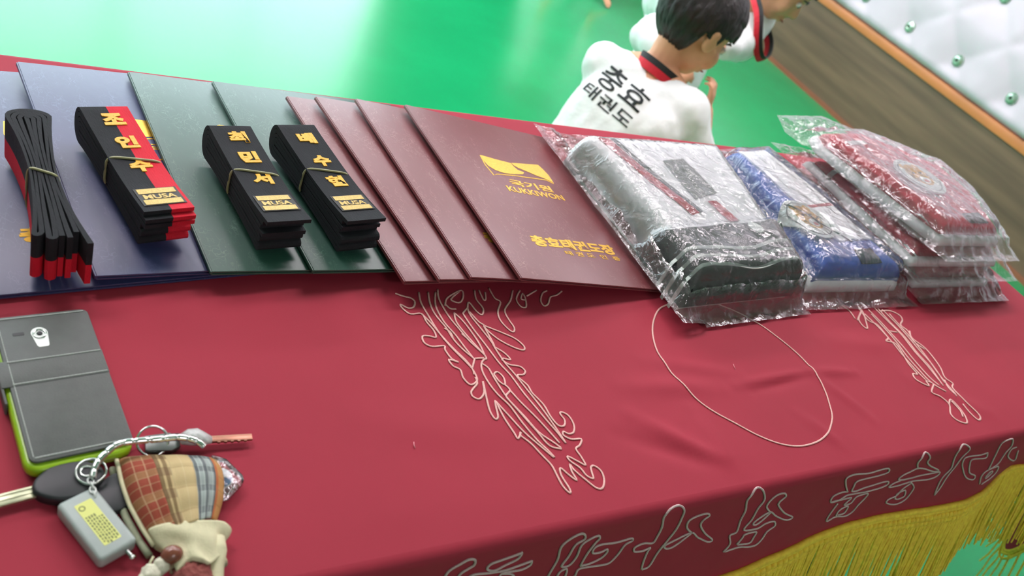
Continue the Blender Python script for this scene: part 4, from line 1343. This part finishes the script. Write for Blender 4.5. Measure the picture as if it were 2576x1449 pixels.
for k in range(5):
    nu_, nv_ = 14, 40
    vs, fs, uvs = [], [], []
    for i in range(nu_ + 1):
        for j in range(nv_ + 1):
            u = cuts[k] + (cuts[k + 1] - cuts[k]) * i / nu_
            vs.append(pouch_pt(u, j / nv_))
            uvs.append((i / nu_, j / nv_))
    for i in range(nu_):
        for j in range(nv_):
            a = i * (nv_ + 1) + j
            fs.append((a, a + 1, a + nv_ + 2, a + nv_ + 1))
    o = MB().add(vs, fs).build('patch_panel', PL[k], po, smooth=True, recalc=False)
    ul = o.data.uv_layers.new(name='uv')
    for lp in o.data.loops:
        ul.data[lp.index].uv = uvs[lp.vertex_index]
    md = o.modifiers.new('thickness', 'SOLIDIFY')
    md.thickness = 0.0012
    md.offset = -1 if k >= 0 else 1
# cream piping down the left seam and the gathered cream neck
MB().tube([pouch_pt(0.005, j / 20) + Vector((-0.0008, 0, 0.0012)) for j in range(21)], 0.0014, 7).build('piping', M_CREAM, po, smooth=True)
MB().tube([pouch_pt(0.0, j / 12) + Vector((-0.0030, -0.004, -0.001)) for j in range(13)], 0.0022, 7).build('seam_tape', mat('grey green tape', (158, 162, 136), rough=0.85, var=0.15, scale=300), po, smooth=True)
nk = MB()
vs, fs = [], []
NU, NV = 60, 22
for j in range(NV + 1):
    t = j / NV
    c = Vector((0.0375, -0.2770)).lerp(Vector((0.0395, -0.3040)), t)
    hw = 0.0225 * (1 - 0.42 * t) + 0.0022 * sin(pi * t * 2.4)
    for i in range(NU):
        a = 2 * pi * i / NU
        rip = 1 + 0.10 * sin(7 * a + 3 * t) * t + 0.07 * sin(3 * a + 9 * t)
        x = c.x + hw * cos(a) * rip
        y = c.y + 0.010 * (1 - t) * -cos(a) * 0.5 + 0.003 * sin(4 * a) * t
        z = 0.0085 + (0.0105 - 0.002 * t) * sin(a) * rip
        vs.append(Vector((x, y + 0.10 * (x - c.x), max(0.0012, z))) - PO + Vector((0, 0, 0.002)))
for j in range(NV):
    for i in range(NU):
        a = j * NU + i
        b = j * NU + (i + 1) % NU
        fs.append((a, b, b + NU, a + NU))
fs.append(tuple(range(NU)))
fs.append(tuple(NV * NU + i for i in range(NU - 1, -1, -1)))
nk.add(vs, fs).build('gathered_neck', M_CREAM, po, smooth=True)
L0 = lambda x, y, z: Vector((x, y, z)) - PO + Vector((0, 0, 0.002))
MB().tube([L0(0.052, -0.288, 0.010), L0(0.0515, -0.296, 0.010), L0(0.049, -0.306, 0.008), L0(0.047, -0.320, 0.006), L0(0.046, -0.330, 0.005)], [0.0055, 0.0058, 0.0050, 0.0042, 0.0040], 12).build('cloth_tail', M_CREAM, po, smooth=True)
MB().ell(L0(0.0245, -0.2965, 0.0155), (0.0064, 0.0056, 0.0056), 18, 12).build('wooden_bead', mat('brown bead', (126, 70, 52), rough=0.25, coat=0.4), po, smooth=True)
kn = MB()
for c, r in (((0.0125, -0.3035, 0.0100), 0.0058), ((0.0185, -0.3005, 0.0115), 0.0048), ((0.0085, -0.3080, 0.0085), 0.0055), ((0.0135, -0.3100, 0.0090), 0.0050)):
    b0 = len(kn.v)
    kn.ell(L0(*c), r, 24, 16)
    for q in range(b0, len(kn.v)):
        v = Vector(kn.v[q])
        d_ = (v - L0(*c))
        kn.v[q] = tuple(L0(*c) + d_ * (1 + 0.22 * noise.noise(v * 420)))
kn.build('cord_knot', mat('cream cord', (216, 212, 190), rough=0.9, var=0.08, scale=400, bump=0.6, bscale=1200), po, smooth=True)
MB().tube([L0(0.0115, -0.3000, 0.010), L0(0.0130, -0.2965, 0.011), L0(0.0150, -0.2935, 0.012)], 0.0007, 6).build('cord_end', M_CREAM, po, smooth=True)
fz = MB()
b0 = len(fz.v)
fz.ell(L0(0.0345, -0.3120, 0.0085), (0.0130, 0.0130, 0.0080), 40, 26)
for q in range(b0, len(fz.v)):
    v = Vector(fz.v[q])
    fz.v[q] = tuple(v + Vector((0, 0, 0.0016 * noise.noise(v * 600))) + (v - L0(0.0345, -0.3120, 0.0085)) * 0.16 * noise.noise(v * 350))
fz.build('fuzzy_lining', mat('maroon fuzz', (120, 52, 50), rough=0.95, rgb2=(150, 86, 78), scale=300, bump=0.8, bscale=900), po, smooth=True)

# lint on the cloth
for x, y, L_, a, lab in ((0.214, -0.2295, 0.006, 1.4, 'tiny pink lint thread on the bare cloth left of the big dragon'), (0.620, -0.1790, 0.008, 1.2, 'short pale thread lying inside the embroidered circle')):
    e = empty('lint_thread', (x, y, hcloth(x, y) + 0.0006), (0, 0, a))
    tag(e, lab, 'thread')
    MB().tube([(-L_ / 2, 0, 0), (0, 0.0006, 0.0004), (L_ / 2, 0, 0)], 0.0004, 5).build('fibre', mat('pink lint', (232, 150, 160), rough=0.8), e, smooth=True)

# ------------------------------------------------------------------ people
M_SKIN = mat('skin', (226, 168, 132), rough=0.5, var=0.06, scale=30, spec=0.4)
M_SKINR = mat('flushed skin', (206, 118, 92), rough=0.5, var=0.08, scale=30, spec=0.4)
M_HAIR = mat('black hair', (26, 22, 24), rough=0.5, rgb2=(50, 42, 42), scale=70, stretch=(1, 1, 0.3), bump=0.8, bscale=160, bdist=0.004)
M_HAIRB = mat('light brown hair', (168, 132, 84), rough=0.5, rgb2=(120, 88, 54), scale=70, stretch=(1, 1, 0.3), bump=0.8, bscale=160, bdist=0.004)
M_DOBOK = mat('white dobok', (236, 240, 240), rough=0.85, var=0.02, scale=12, bump=0.5, bscale=14, bdist=0.012)
M_COLR = mat('red collar', (204, 24, 46), rough=0.7)
M_COLK = mat('black collar', (30, 28, 30), rough=0.7)

def blob(mb, name, m, parent, voxel, smooth_it=6, noise_amp=0.0, seed=0.0):
    """fuse overlapping volumes into one continuous skin"""
    o = mb.build(name, m, None, smooth=True)
    r = o.modifiers.new('fuse', 'REMESH')
    r.mode = 'VOXEL'
    r.voxel_size = voxel
    s = o.modifiers.new('soften', 'SMOOTH')
    s.factor = 0.5
    s.iterations = smooth_it
    bpy.context.view_layer.update()
    dg = bpy.context.evaluated_depsgraph_get()
    me = bpy.data.meshes.new_from_object(o.evaluated_get(dg))
    o.modifiers.clear()
    old = o.data
    o.data = me
    bpy.data.meshes.remove(old)
    me.name = name
    if not me.materials:
        me.materials.append(m)
    if noise_amp:
        nrm = [v.normal.copy() for v in me.vertices]
        for v, n in zip(me.vertices, nrm):
            v.co += n * noise_amp * fbm(v.co.x * 14 + seed, v.co.y * 14, v.co.z * 9)
    me.polygons.foreach_set('use_smooth', [True] * len(me.polygons))
    o.parent = parent
    return o

def hand(mb, wrist, direc, palm_n, size=1.0, curl=0.6, side=1):
    """palm, four unequal fingers and a thumb leaving its side"""
    w = Vector(wrist)
    d = Vector(direc).normalized()
    n = Vector(palm_n)
    n = (n - d * n.dot(d)).normalized()        # the way the palm looks
    a = d.cross(n) * side                      # towards the thumb
    s = size
    for k in (-1, 0, 1):
        mb.cap(w + a * 0.010 * k * s, 0.011 * s, w + d * 0.050 * s + a * 0.014 * k * s, 0.0095 * s, 10)
    for k, (off, L) in enumerate(((0.021, 0.052), (0.007, 0.060), (-0.007, 0.056), (-0.020, 0.044))):
        p = w + d * 0.052 * s + a * off * s
        dd = (d + a * off * 4).normalized()
        q = p
        ang = 0.15
        for seg, r in ((0.45, 0.0068), (0.32, 0.0062), (0.23, 0.0055)):
            dv = (dd * cos(ang) + n * sin(ang)).normalized()
            q2 = q + dv * L * seg * s
            mb.cap(q, r * s, q2, (r - 0.0006) * s, 8)
            q = q2
            ang += curl
    p = w + d * 0.016 * s + a * 0.016 * s
    q = p + (d * 0.6 + a * 0.8 + n * 0.25).normalized() * 0.026 * s
    r2 = q + (d * 0.85 + a * 0.3 + n * 0.4).normalized() * 0.022 * s
    mb.cap(p, 0.0088 * s, q, 0.0075 * s, 9)
    mb.cap(q, 0.0072 * s, r2, 0.0058 * s, 9)

def foot(mb, ankle, toe_dir, s=1.0):
    a = Vector(ankle)
    d = Vector((toe_dir[0], toe_dir[1], 0)).normalized()
    sd = Vector((-d.y, d.x, 0))
    heel = a - d * 0.03 * s + Vector((0, 0, -0.03 * s))
    mb.cap(heel, 0.022 * s, a + d * 0.085 * s + Vector((0, 0, -0.038 * s)), 0.019 * s, 10)
    mb.cap(a, 0.026 * s, a + d * 0.05 * s + Vector((0, 0, -0.028 * s)), 0.022 * s, 10)
    for k in range(5):
        o = (k - 2) * 0.0115
        p = a + d * 0.082 * s + sd * o * s + Vector((0, 0, -0.040 * s))
        mb.cap(p, 0.0085 * s, p + d * (0.034 - 0.004 * abs(k - 1)) * s, (0.0085 if k == 0 else 0.0065) * s, 8)

def head_frame(face, up):
    f = Vector(face).normalized()
    u = Vector(up)
    u = (u - f * u.dot(f)).normalized()
    r = f.cross(u)                   # the person's right
    return f, u, r

def head_vol(mb, c, face, up, s=1.0):
    f, u, r = head_frame(face, up)
    c = Vector(c)
    M = Matrix((r, f, u)).transposed()
    P = lambda x, y, z: c + (r * x + f * y + u * z) * s
    mb.ell(P(0, -0.008, 0.030), (0.074 * s, 0.088 * s, 0.080 * s), 24, 16, M)
    mb.ell(P(0, 0.022, -0.020), (0.062 * s, 0.062 * s, 0.074 * s), 20, 14, M)
    mb.ell(P(0, 0.046, -0.066), (0.030 * s, 0.026 * s, 0.024 * s), 14, 10, M)
    for q in (-1, 1):
        mb.ell(P(0.036 * q, 0.052, -0.030), (0.026 * s, 0.024 * s, 0.028 * s), 12, 10, M)
        mb.ell(P(0.076 * q, -0.004, -0.008), (0.008 * s, 0.020 * s, 0.030 * s), 12, 10, M)
        mb.ell(P(0.080 * q, -0.010, 0.004), (0.009 * s, 0.014 * s, 0.017 * s), 12, 10, M)
    mb.cap(P(0, 0.078, 0.004), 0.008 * s, P(0, 0.092, -0.022), 0.012 * s, 10)
    for q in (-1, 1):
        mb.ell(P(0.010 * q, 0.086, -0.026), (0.008 * s, 0.008 * s, 0.007 * s), 10, 8, M)
    mb.ell(P(0, 0.080, -0.050), (0.022 * s, 0.010 * s, 0.006 * s), 12, 8, M)
    mb.ell(P(0, 0.078, -0.059), (0.018 * s, 0.010 * s, 0.006 * s), 12, 8, M)
    return P, M

def face_parts(parent, c, face, up, s):
    f, u, r = head_frame(face, up)
    c = Vector(c)
    M = Matrix((r, f, u)).transposed()
    P = lambda x, y, z: c + (r * x + f * y + u * z) * s
    for q in (-1, 1):
        e = MB().ell(P(0.030 * q, 0.0745, 0.004), (0.012 * s, 0.007 * s, 0.008 * s), 14, 10, M).build('eye', mat('eye white', (225, 222, 215), rough=0.3), parent, smooth=True)
        MB().ell(P(0.030 * q, 0.0795, 0.003), (0.006 * s, 0.003 * s, 0.0065 * s), 12, 8, M).build('iris', mat('dark iris', (34, 24, 20), rough=0.2), e, smooth=True)
        MB().tube([P(0.016 * q, 0.083, 0.020), P(0.030 * q, 0.082, 0.025), P(0.046 * q, 0.072, 0.021)], [0.002 * s, 0.003 * s, 0.0015 * s], 6).build('eyebrow', M_HAIR, parent, smooth=True)
    MB().tube([P(-0.022, 0.084, -0.054), P(0, 0.0905, -0.0535), P(0.022, 0.084, -0.054)], [0.0015 * s, 0.003 * s, 0.0015 * s], 6).build('mouth', mat('lips', (176, 92, 84), rough=0.5), parent, smooth=True)

def hair_cap(parent, c, face, up, s, m, fringe=0.045, nape=-0.055, seed=0.0, thick=1.0):
    f, u, r = head_frame(face, up)
    c = Vector(c)
    NU, NV = 120, 70
    vs, fs = [], []
    keep = {}
    for j in range(NV + 1):
        th = pi * j / NV
        for i in range(NU):
            ph = 2 * pi * i / NU
            d = Vector((sin(th) * sin(ph), sin(th) * cos(ph), cos(th)))      # ph = 0 looks forward
            x, y, z = d.x * 0.083, d.y * 0.096 - 0.010, d.z * 0.093 + 0.026
            fwd = cos(ph)
            low = fringe if fwd > 0.55 else (nape if fwd < -0.25 else (-0.012 if fwd < 0.25 else 0.014))
            low += 0.008 * noise.noise(Vector((ph * 4 + seed, 0.2, 0)))
            g = 1 + thick * (0.035 * noise.noise(Vector((ph * 9 + seed, th * 2.2, 1.3))) + 0.03 * noise.noise(Vector((ph * 22, th * 5, seed))) + 0.02)
            if fwd > 0.25 and z < 0.06:
                g *= 0.97
            keep[(j, i)] = z > low
            vs.append(c + (r * x * g + f * y * g + u * (0.026 + (z - 0.026) * g)) * s)
    for j in range(NV):
        for i in range(NU):
            if keep[(j, i)] and keep[(j + 1, i)] and keep[(j, (i + 1) % NU)] and keep[(j + 1, (i + 1) % NU)]:
                fs.append((j * NU + i, (j + 1) * NU + i, (j + 1) * NU + (i + 1) % NU, j * NU + (i + 1) % NU))
    o = MB().add(vs, fs).build('hair', m, parent, smooth=True)
    md = o.modifiers.new('thickness', 'SOLIDIFY')
    md.thickness = 0.010
    md.offset = 0
    return o

def chain(mb, pts, rads, k=14):
    for i in range(len(pts) - 1):
        mb.cap(pts[i], rads[i], pts[i + 1], rads[i + 1], k)

def person(label, J, hair=M_HAIR, s=1.0, fine=0.005, face=True, collar=True, arms_skin_from=0.5, group=None):
    """J: joint positions of one posed child"""
    base = Vector((J['pelvis'][0], J['pelvis'][1], FLOOR))
    e = empty('person', base)
    tag(e, label, 'person')
    V = lambda k: Vector(J[k])
    hs_ = s * J.get('hscale', 1.0)
    b = MB()
    P, M = head_vol(b, J['head'], J['face'], J['up'], hs_)
    neck_top = P(0, -0.018, -0.055)
    chain(b, [V('neck'), neck_top], [0.043 * s, 0.042 * s])
    chain(b, [V('pelvis'), V('waist'), V('chest'), V('neck')], [0.10 * s, 0.085 * s, 0.095 * s, 0.045 * s])
    for q in 'lr':
        chain(b, [V('neck'), V(q + 'sh'), V(q + 'el'), V(q + 'wr')], [0.045 * s, 0.045 * s, 0.030 * s, 0.021 * s])
        chain(b, [V('pelvis'), V(q + 'hip'), V(q + 'kn'), V(q + 'an')], [0.09 * s, 0.075 * s, 0.048 * s, 0.030 * s])
        hand(b, J[q + 'wr'], J[q + 'hd'], J[q + 'pn'], s * 0.92, J.get(q + 'curl', 0.5), 1 if q == 'l' else -1)
        foot(b, J[q + 'an'], J[q + 'toe'], s)
    body = blob(b, 'body', M_SKIN, e, fine, 4)
    # jacket
    b = MB()
    chain(b, [V('pelvis') + Vector((0, 0, -0.02)), V('waist'), V('chest')], [0.135 * s, 0.118 * s, 0.115 * s])
    sl = (V('rsh') - V('lsh')).normalized()
    for q in (-1, 1):
        b.cap(V('pelvis') + sl * 0.05 * q * s, 0.118 * s, V('chest') + sl * 0.055 * q * s, 0.105 * s)
    for q in 'lr':
        inner = V('neck').lerp(V(q + 'sh'), 0.30) + (V('chest') - V('neck')) * 0.32
        fe = J.get('sleeve', 0.45)
        end = V(q + 'el').lerp(V(q + 'wr'), fe)
        chain(b, [inner, V(q + 'sh'), V(q + 'el'), end], [0.072 * s, 0.066 * s, 0.056 * s, 0.052 * s])
    jk = blob(b, 'jacket', M_DOBOK, e, 0.010, 6, 0.008, J['pelvis'][0])
    # trousers
    b = MB()
    for q in 'lr':
        chain(b, [V('pelvis') + Vector((0, 0, 0.02)), V(q + 'hip'), V(q + 'kn'), V(q + 'kn').lerp(V(q + 'an'), 0.86)], [0.115 * s, 0.095 * s, 0.075 * s, 0.055 * s])
    blob(b, 'trousers', M_DOBOK, e, 0.012, 6, 0.006, 3.0)
    hair_cap(e, J['head'], J['face'], J['up'], hs_, hair, J.get('fringe', 0.045), J.get('nape', -0.050), J['head'][0] * 9)
    if face:
        face_parts(e, J['head'], J['face'], J['up'], hs_)
    # shift parts to the person's own origin
    loc = e.location.copy()
    T = Matrix.Translation(-loc)
    def mv(o):
        o.data.transform(T)
        for c in o.children:
            mv(c)
    for c in e.children:
        mv(c)
    return e, body, jk

def collar_band(e, path, outer, w, m, name, lift=0.0, up=None):
    """ribbon standing round the neck opening; path of (point, outward) in world space"""
    vs, fs = [], []
    n = len(path)
    loc = e.location
    for p, o, a in path:
        p, o, a = Vector(p), Vector(o), Vector(a)
        for th in (0.0, 0.004):
            for hgt in (lift, lift + w):
                vs.append(p + a * hgt + o * (th + outer) - loc)
    for i in range(n - 1):
        a = i * 4
        b = a + 4
        fs += [(a, b, b + 1, a + 1), (a + 2, a + 3, b + 3, b + 2), (a + 1, b + 1, b + 3, a + 3), (a, a + 2, b + 2, b)]
    fs += [(0, 1, 3, 2), ((n - 1) * 4, (n - 1) * 4 + 2, (n - 1) * 4 + 3, (n - 1) * 4 + 1)]
    return MB().add(vs, fs).build(name, m, e, smooth=False)

def ring_path(c, axis, front, r, n=40, gap=0.0, vdrop=0.0):
    ax = Vector(axis).normalized()
    f = Vector(front)
    f = (f - ax * f.dot(ax)).normalized()
    sd = f.cross(ax)
    out = []
    for k in range(n + 1):
        a = gap / 2 + (2 * pi - gap) * k / n
        o = f * cos(a) + sd * sin(a)
        drop = vdrop * max(0, cos(a)) ** 2
        out.append((Vector(c) + o * r * (1 + 0.25 * max(0, cos(a))) - ax * drop, o, ax))
    return out

# boy sitting on the mat with his back to the table
boy = dict(pelvis=(1.215, 0.80, -0.585), waist=(1.255, 0.835, -0.45), chest=(1.325, 0.885, -0.30), neck=(1.388, 0.938, -0.165),
           head=(1.452, 0.955, -0.040), face=(0.88, -0.12, -0.42), up=(0.30, 0.10, 0.90), hscale=1.18,
           lsh=(1.300, 1.020, -0.222), rsh=(1.432, 0.832, -0.215), lel=(1.480, 1.06, -0.36), rel=(1.500, 0.745, -0.330),
           lwr=(1.490, 0.870, -0.270), rwr=(1.505, 0.830, -0.205), lhd=(0.35, -0.85, 0.25), rhd=(-0.05, 0.15, 0.95), lpn=(0, -0.2, -1), rpn=(-0.5, 0.7, -0.1), lcurl=0.7, rcurl=0.8,
           lhip=(1.17, 0.88, -0.60), rhip=(1.28, 0.74, -0.60), lkn=(1.45, 1.08, -0.60), rkn=(1.56, 0.83, -0.60), lan=(1.50, 0.86, -0.670), ran=(1.36, 0.96, -0.670),
           ltoe=(0.3, -0.95), rtoe=(-0.4, 0.9), sleeve=0.12, nape=-0.066, fringe=0.03)
e1, body1, jk1 = person('child in a white red-collared uniform sitting on the mat, back turned, dark lettering across it', boy, s=1.0, fine=0.0045)
nk_ax = Vector(boy['head']) - Vector(boy['neck'])
ax1 = (nk_ax.normalized() + Vector((0.1, 0.05, 0.5))).normalized()
pth = ring_path(Vector(boy['neck']) + Vector((-0.004, -0.004, -0.012)), ax1, (0.8, 0.5, -0.3), 0.060, gap=0.5, vdrop=0.05)
collar_band(e1, pth, 0.0, 0.020, M_COLR, 'collar_red', -0.006)
collar_band(e1, pth, -0.001, 0.016, M_COLK, 'collar_black', 0.014)

# second child bending over towards him
c2 = dict(pelvis=(1.985, 1.570, -0.170), waist=(1.935, 1.48, -0.125), chest=(1.895, 1.379, -0.115), neck=(1.899, 1.245, -0.074),
          head=(1.955, 1.215, 0.062), face=(0.45, -0.72, -0.50), up=(0.40, -0.35, 0.80), hscale=1.1,
          lsh=(1.975, 1.270, -0.075), rsh=(1.800, 1.370, -0.175), lel=(1.860, 1.165, -0.125), rel=(1.655, 1.320, -0.235), lwr=(1.690, 1.090, -0.135), rwr=(1.651, 1.169, -0.215),
          lhd=(-0.9, -0.3, -0.2), rhd=(0.2, -0.9, -0.2), lpn=(0, 0.3, -0.9), rpn=(0.3, 0.2, -0.9),
          lhip=(2.07, 1.55, -0.25), rhip=(1.94, 1.56, -0.25), lkn=(2.00, 1.45, -0.60), rkn=(1.88, 1.45, -0.60), lan=(2.12, 1.62, -0.665), ran=(1.99, 1.62, -0.665),
          ltoe=(0.6, 0.8), rtoe=(0.6, 0.8), sleeve=0.55)
e2, body2, jk2 = person('child in a white red-and-black-collared uniform bending over behind the seated child', c2, hair=M_HAIR, s=1.0, fine=0.007)
pth = ring_path(Vector(c2['neck']) + Vector((0.034, -0.056, 0.010)), (0.50, -0.40, 0.70), (-0.1, -0.85, -0.5), 0.084, gap=0.0, vdrop=0.035)
collar_band(e2, pth, 0.0, 0.016, M_COLR, 'collar_red', -0.014)
collar_band(e2, pth, -0.002, 0.012, M_COLK, 'collar_black', 0.002)

# third child further off, one hand on the mat
c3 = dict(pelvis=(2.75, 3.42, -0.46), waist=(2.73, 3.34, -0.33), chest=(2.71, 3.24, -0.20), neck=(2.69, 3.16, -0.09),
          head=(2.68, 3.10, 0.03), face=(-0.1, -0.85, -0.5), up=(0, -0.2, 1),
          lsh=(2.83, 3.19, -0.15), rsh=(2.56, 3.19, -0.15), lel=(2.86, 3.08, -0.36), rel=(2.52, 3.10, -0.36), lwr=(2.70, 2.945, -0.655), rwr=(2.44, 3.02, -0.62),
          lhd=(0.25, -0.75, -0.42), rhd=(-0.2, -0.8, -0.5), lpn=(0.1, 0.3, -0.9), rpn=(0, 0.4, -0.9), lcurl=0.22, rcurl=0.3,
          lhip=(2.86, 3.44, -0.48), rhip=(2.65, 3.44, -0.48), lkn=(2.90, 3.20, -0.64), rkn=(2.62, 3.22, -0.64), lan=(2.88, 3.52, -0.665), ran=(2.64, 3.52, -0.665),
          ltoe=(0, 1), rtoe=(0, 1), sleeve=0.55)
e3, body3, jk3 = person('child at the top edge of the picture leaning a hand on the green mat', c3, s=1.0, fine=0.008)

# printing on the boy's back, laid onto the cloth
from mathutils.bvhtree import BVHTree
bpy.context.view_layer.update()
loc1 = e1.location
bvh = BVHTree.FromPolygons([v.co + loc1 for v in jk1.data.vertices], [tuple(p.vertices) for p in jk1.data.polygons])
spine = (Vector(boy['neck']) - Vector(boy['waist'])).normalized()
across = (Vector(boy['rsh']) - Vector(boy['lsh'])).normalized()
across = (across - spine * across.dot(spine)).normalized()
outw = across.cross(spine)
if outw.dot(Vector((-0.07, -0.57, 0.48)) - Vector(boy['chest'])) < 0:
    outw = -outw
def back_print(body, w, h, cx_, cy_, turn=-0.2):
    me = text_mesh(body, 0.1, width=w, height=h, extrude=0.0, bold=0.001)
    bm = bmesh.new()
    bm.from_mesh(me)
    bmesh.ops.triangulate(bm, faces=bm.faces)
    bmesh.ops.subdivide_edges(bm, edges=[q for q in bm.edges if q.calc_length() > 0.012], cuts=3)
    org = Vector(boy['chest']) + spine * cy_ + across * cx_ + outw * 0.4
    for v in bm.verts:
        x, y = v.co.x - w / 2, v.co.y - h / 2
        p = org + across * (x * cos(turn) - y * sin(turn)) + spine * (x * sin(turn) + y * cos(turn))
        hit = bvh.ray_cast(p, -outw, 1.0)
        v.co = ((hit[0] if hit[0] is not None else p - outw * 0.3) + outw * 0.0022) - loc1
    bm.to_mesh(me)
    bm.free()
    o = link_mesh('back_lettering', me, mat('black print', (24, 34, 36), rough=0.7), e1)
    md = o.modifiers.new('thickness', 'SOLIDIFY')
    md.thickness = 0.001
    return o
back_print('충효', 0.150, 0.064, -0.035, 0.060)
back_print('태권도', 0.160, 0.036, -0.045, 0.004)
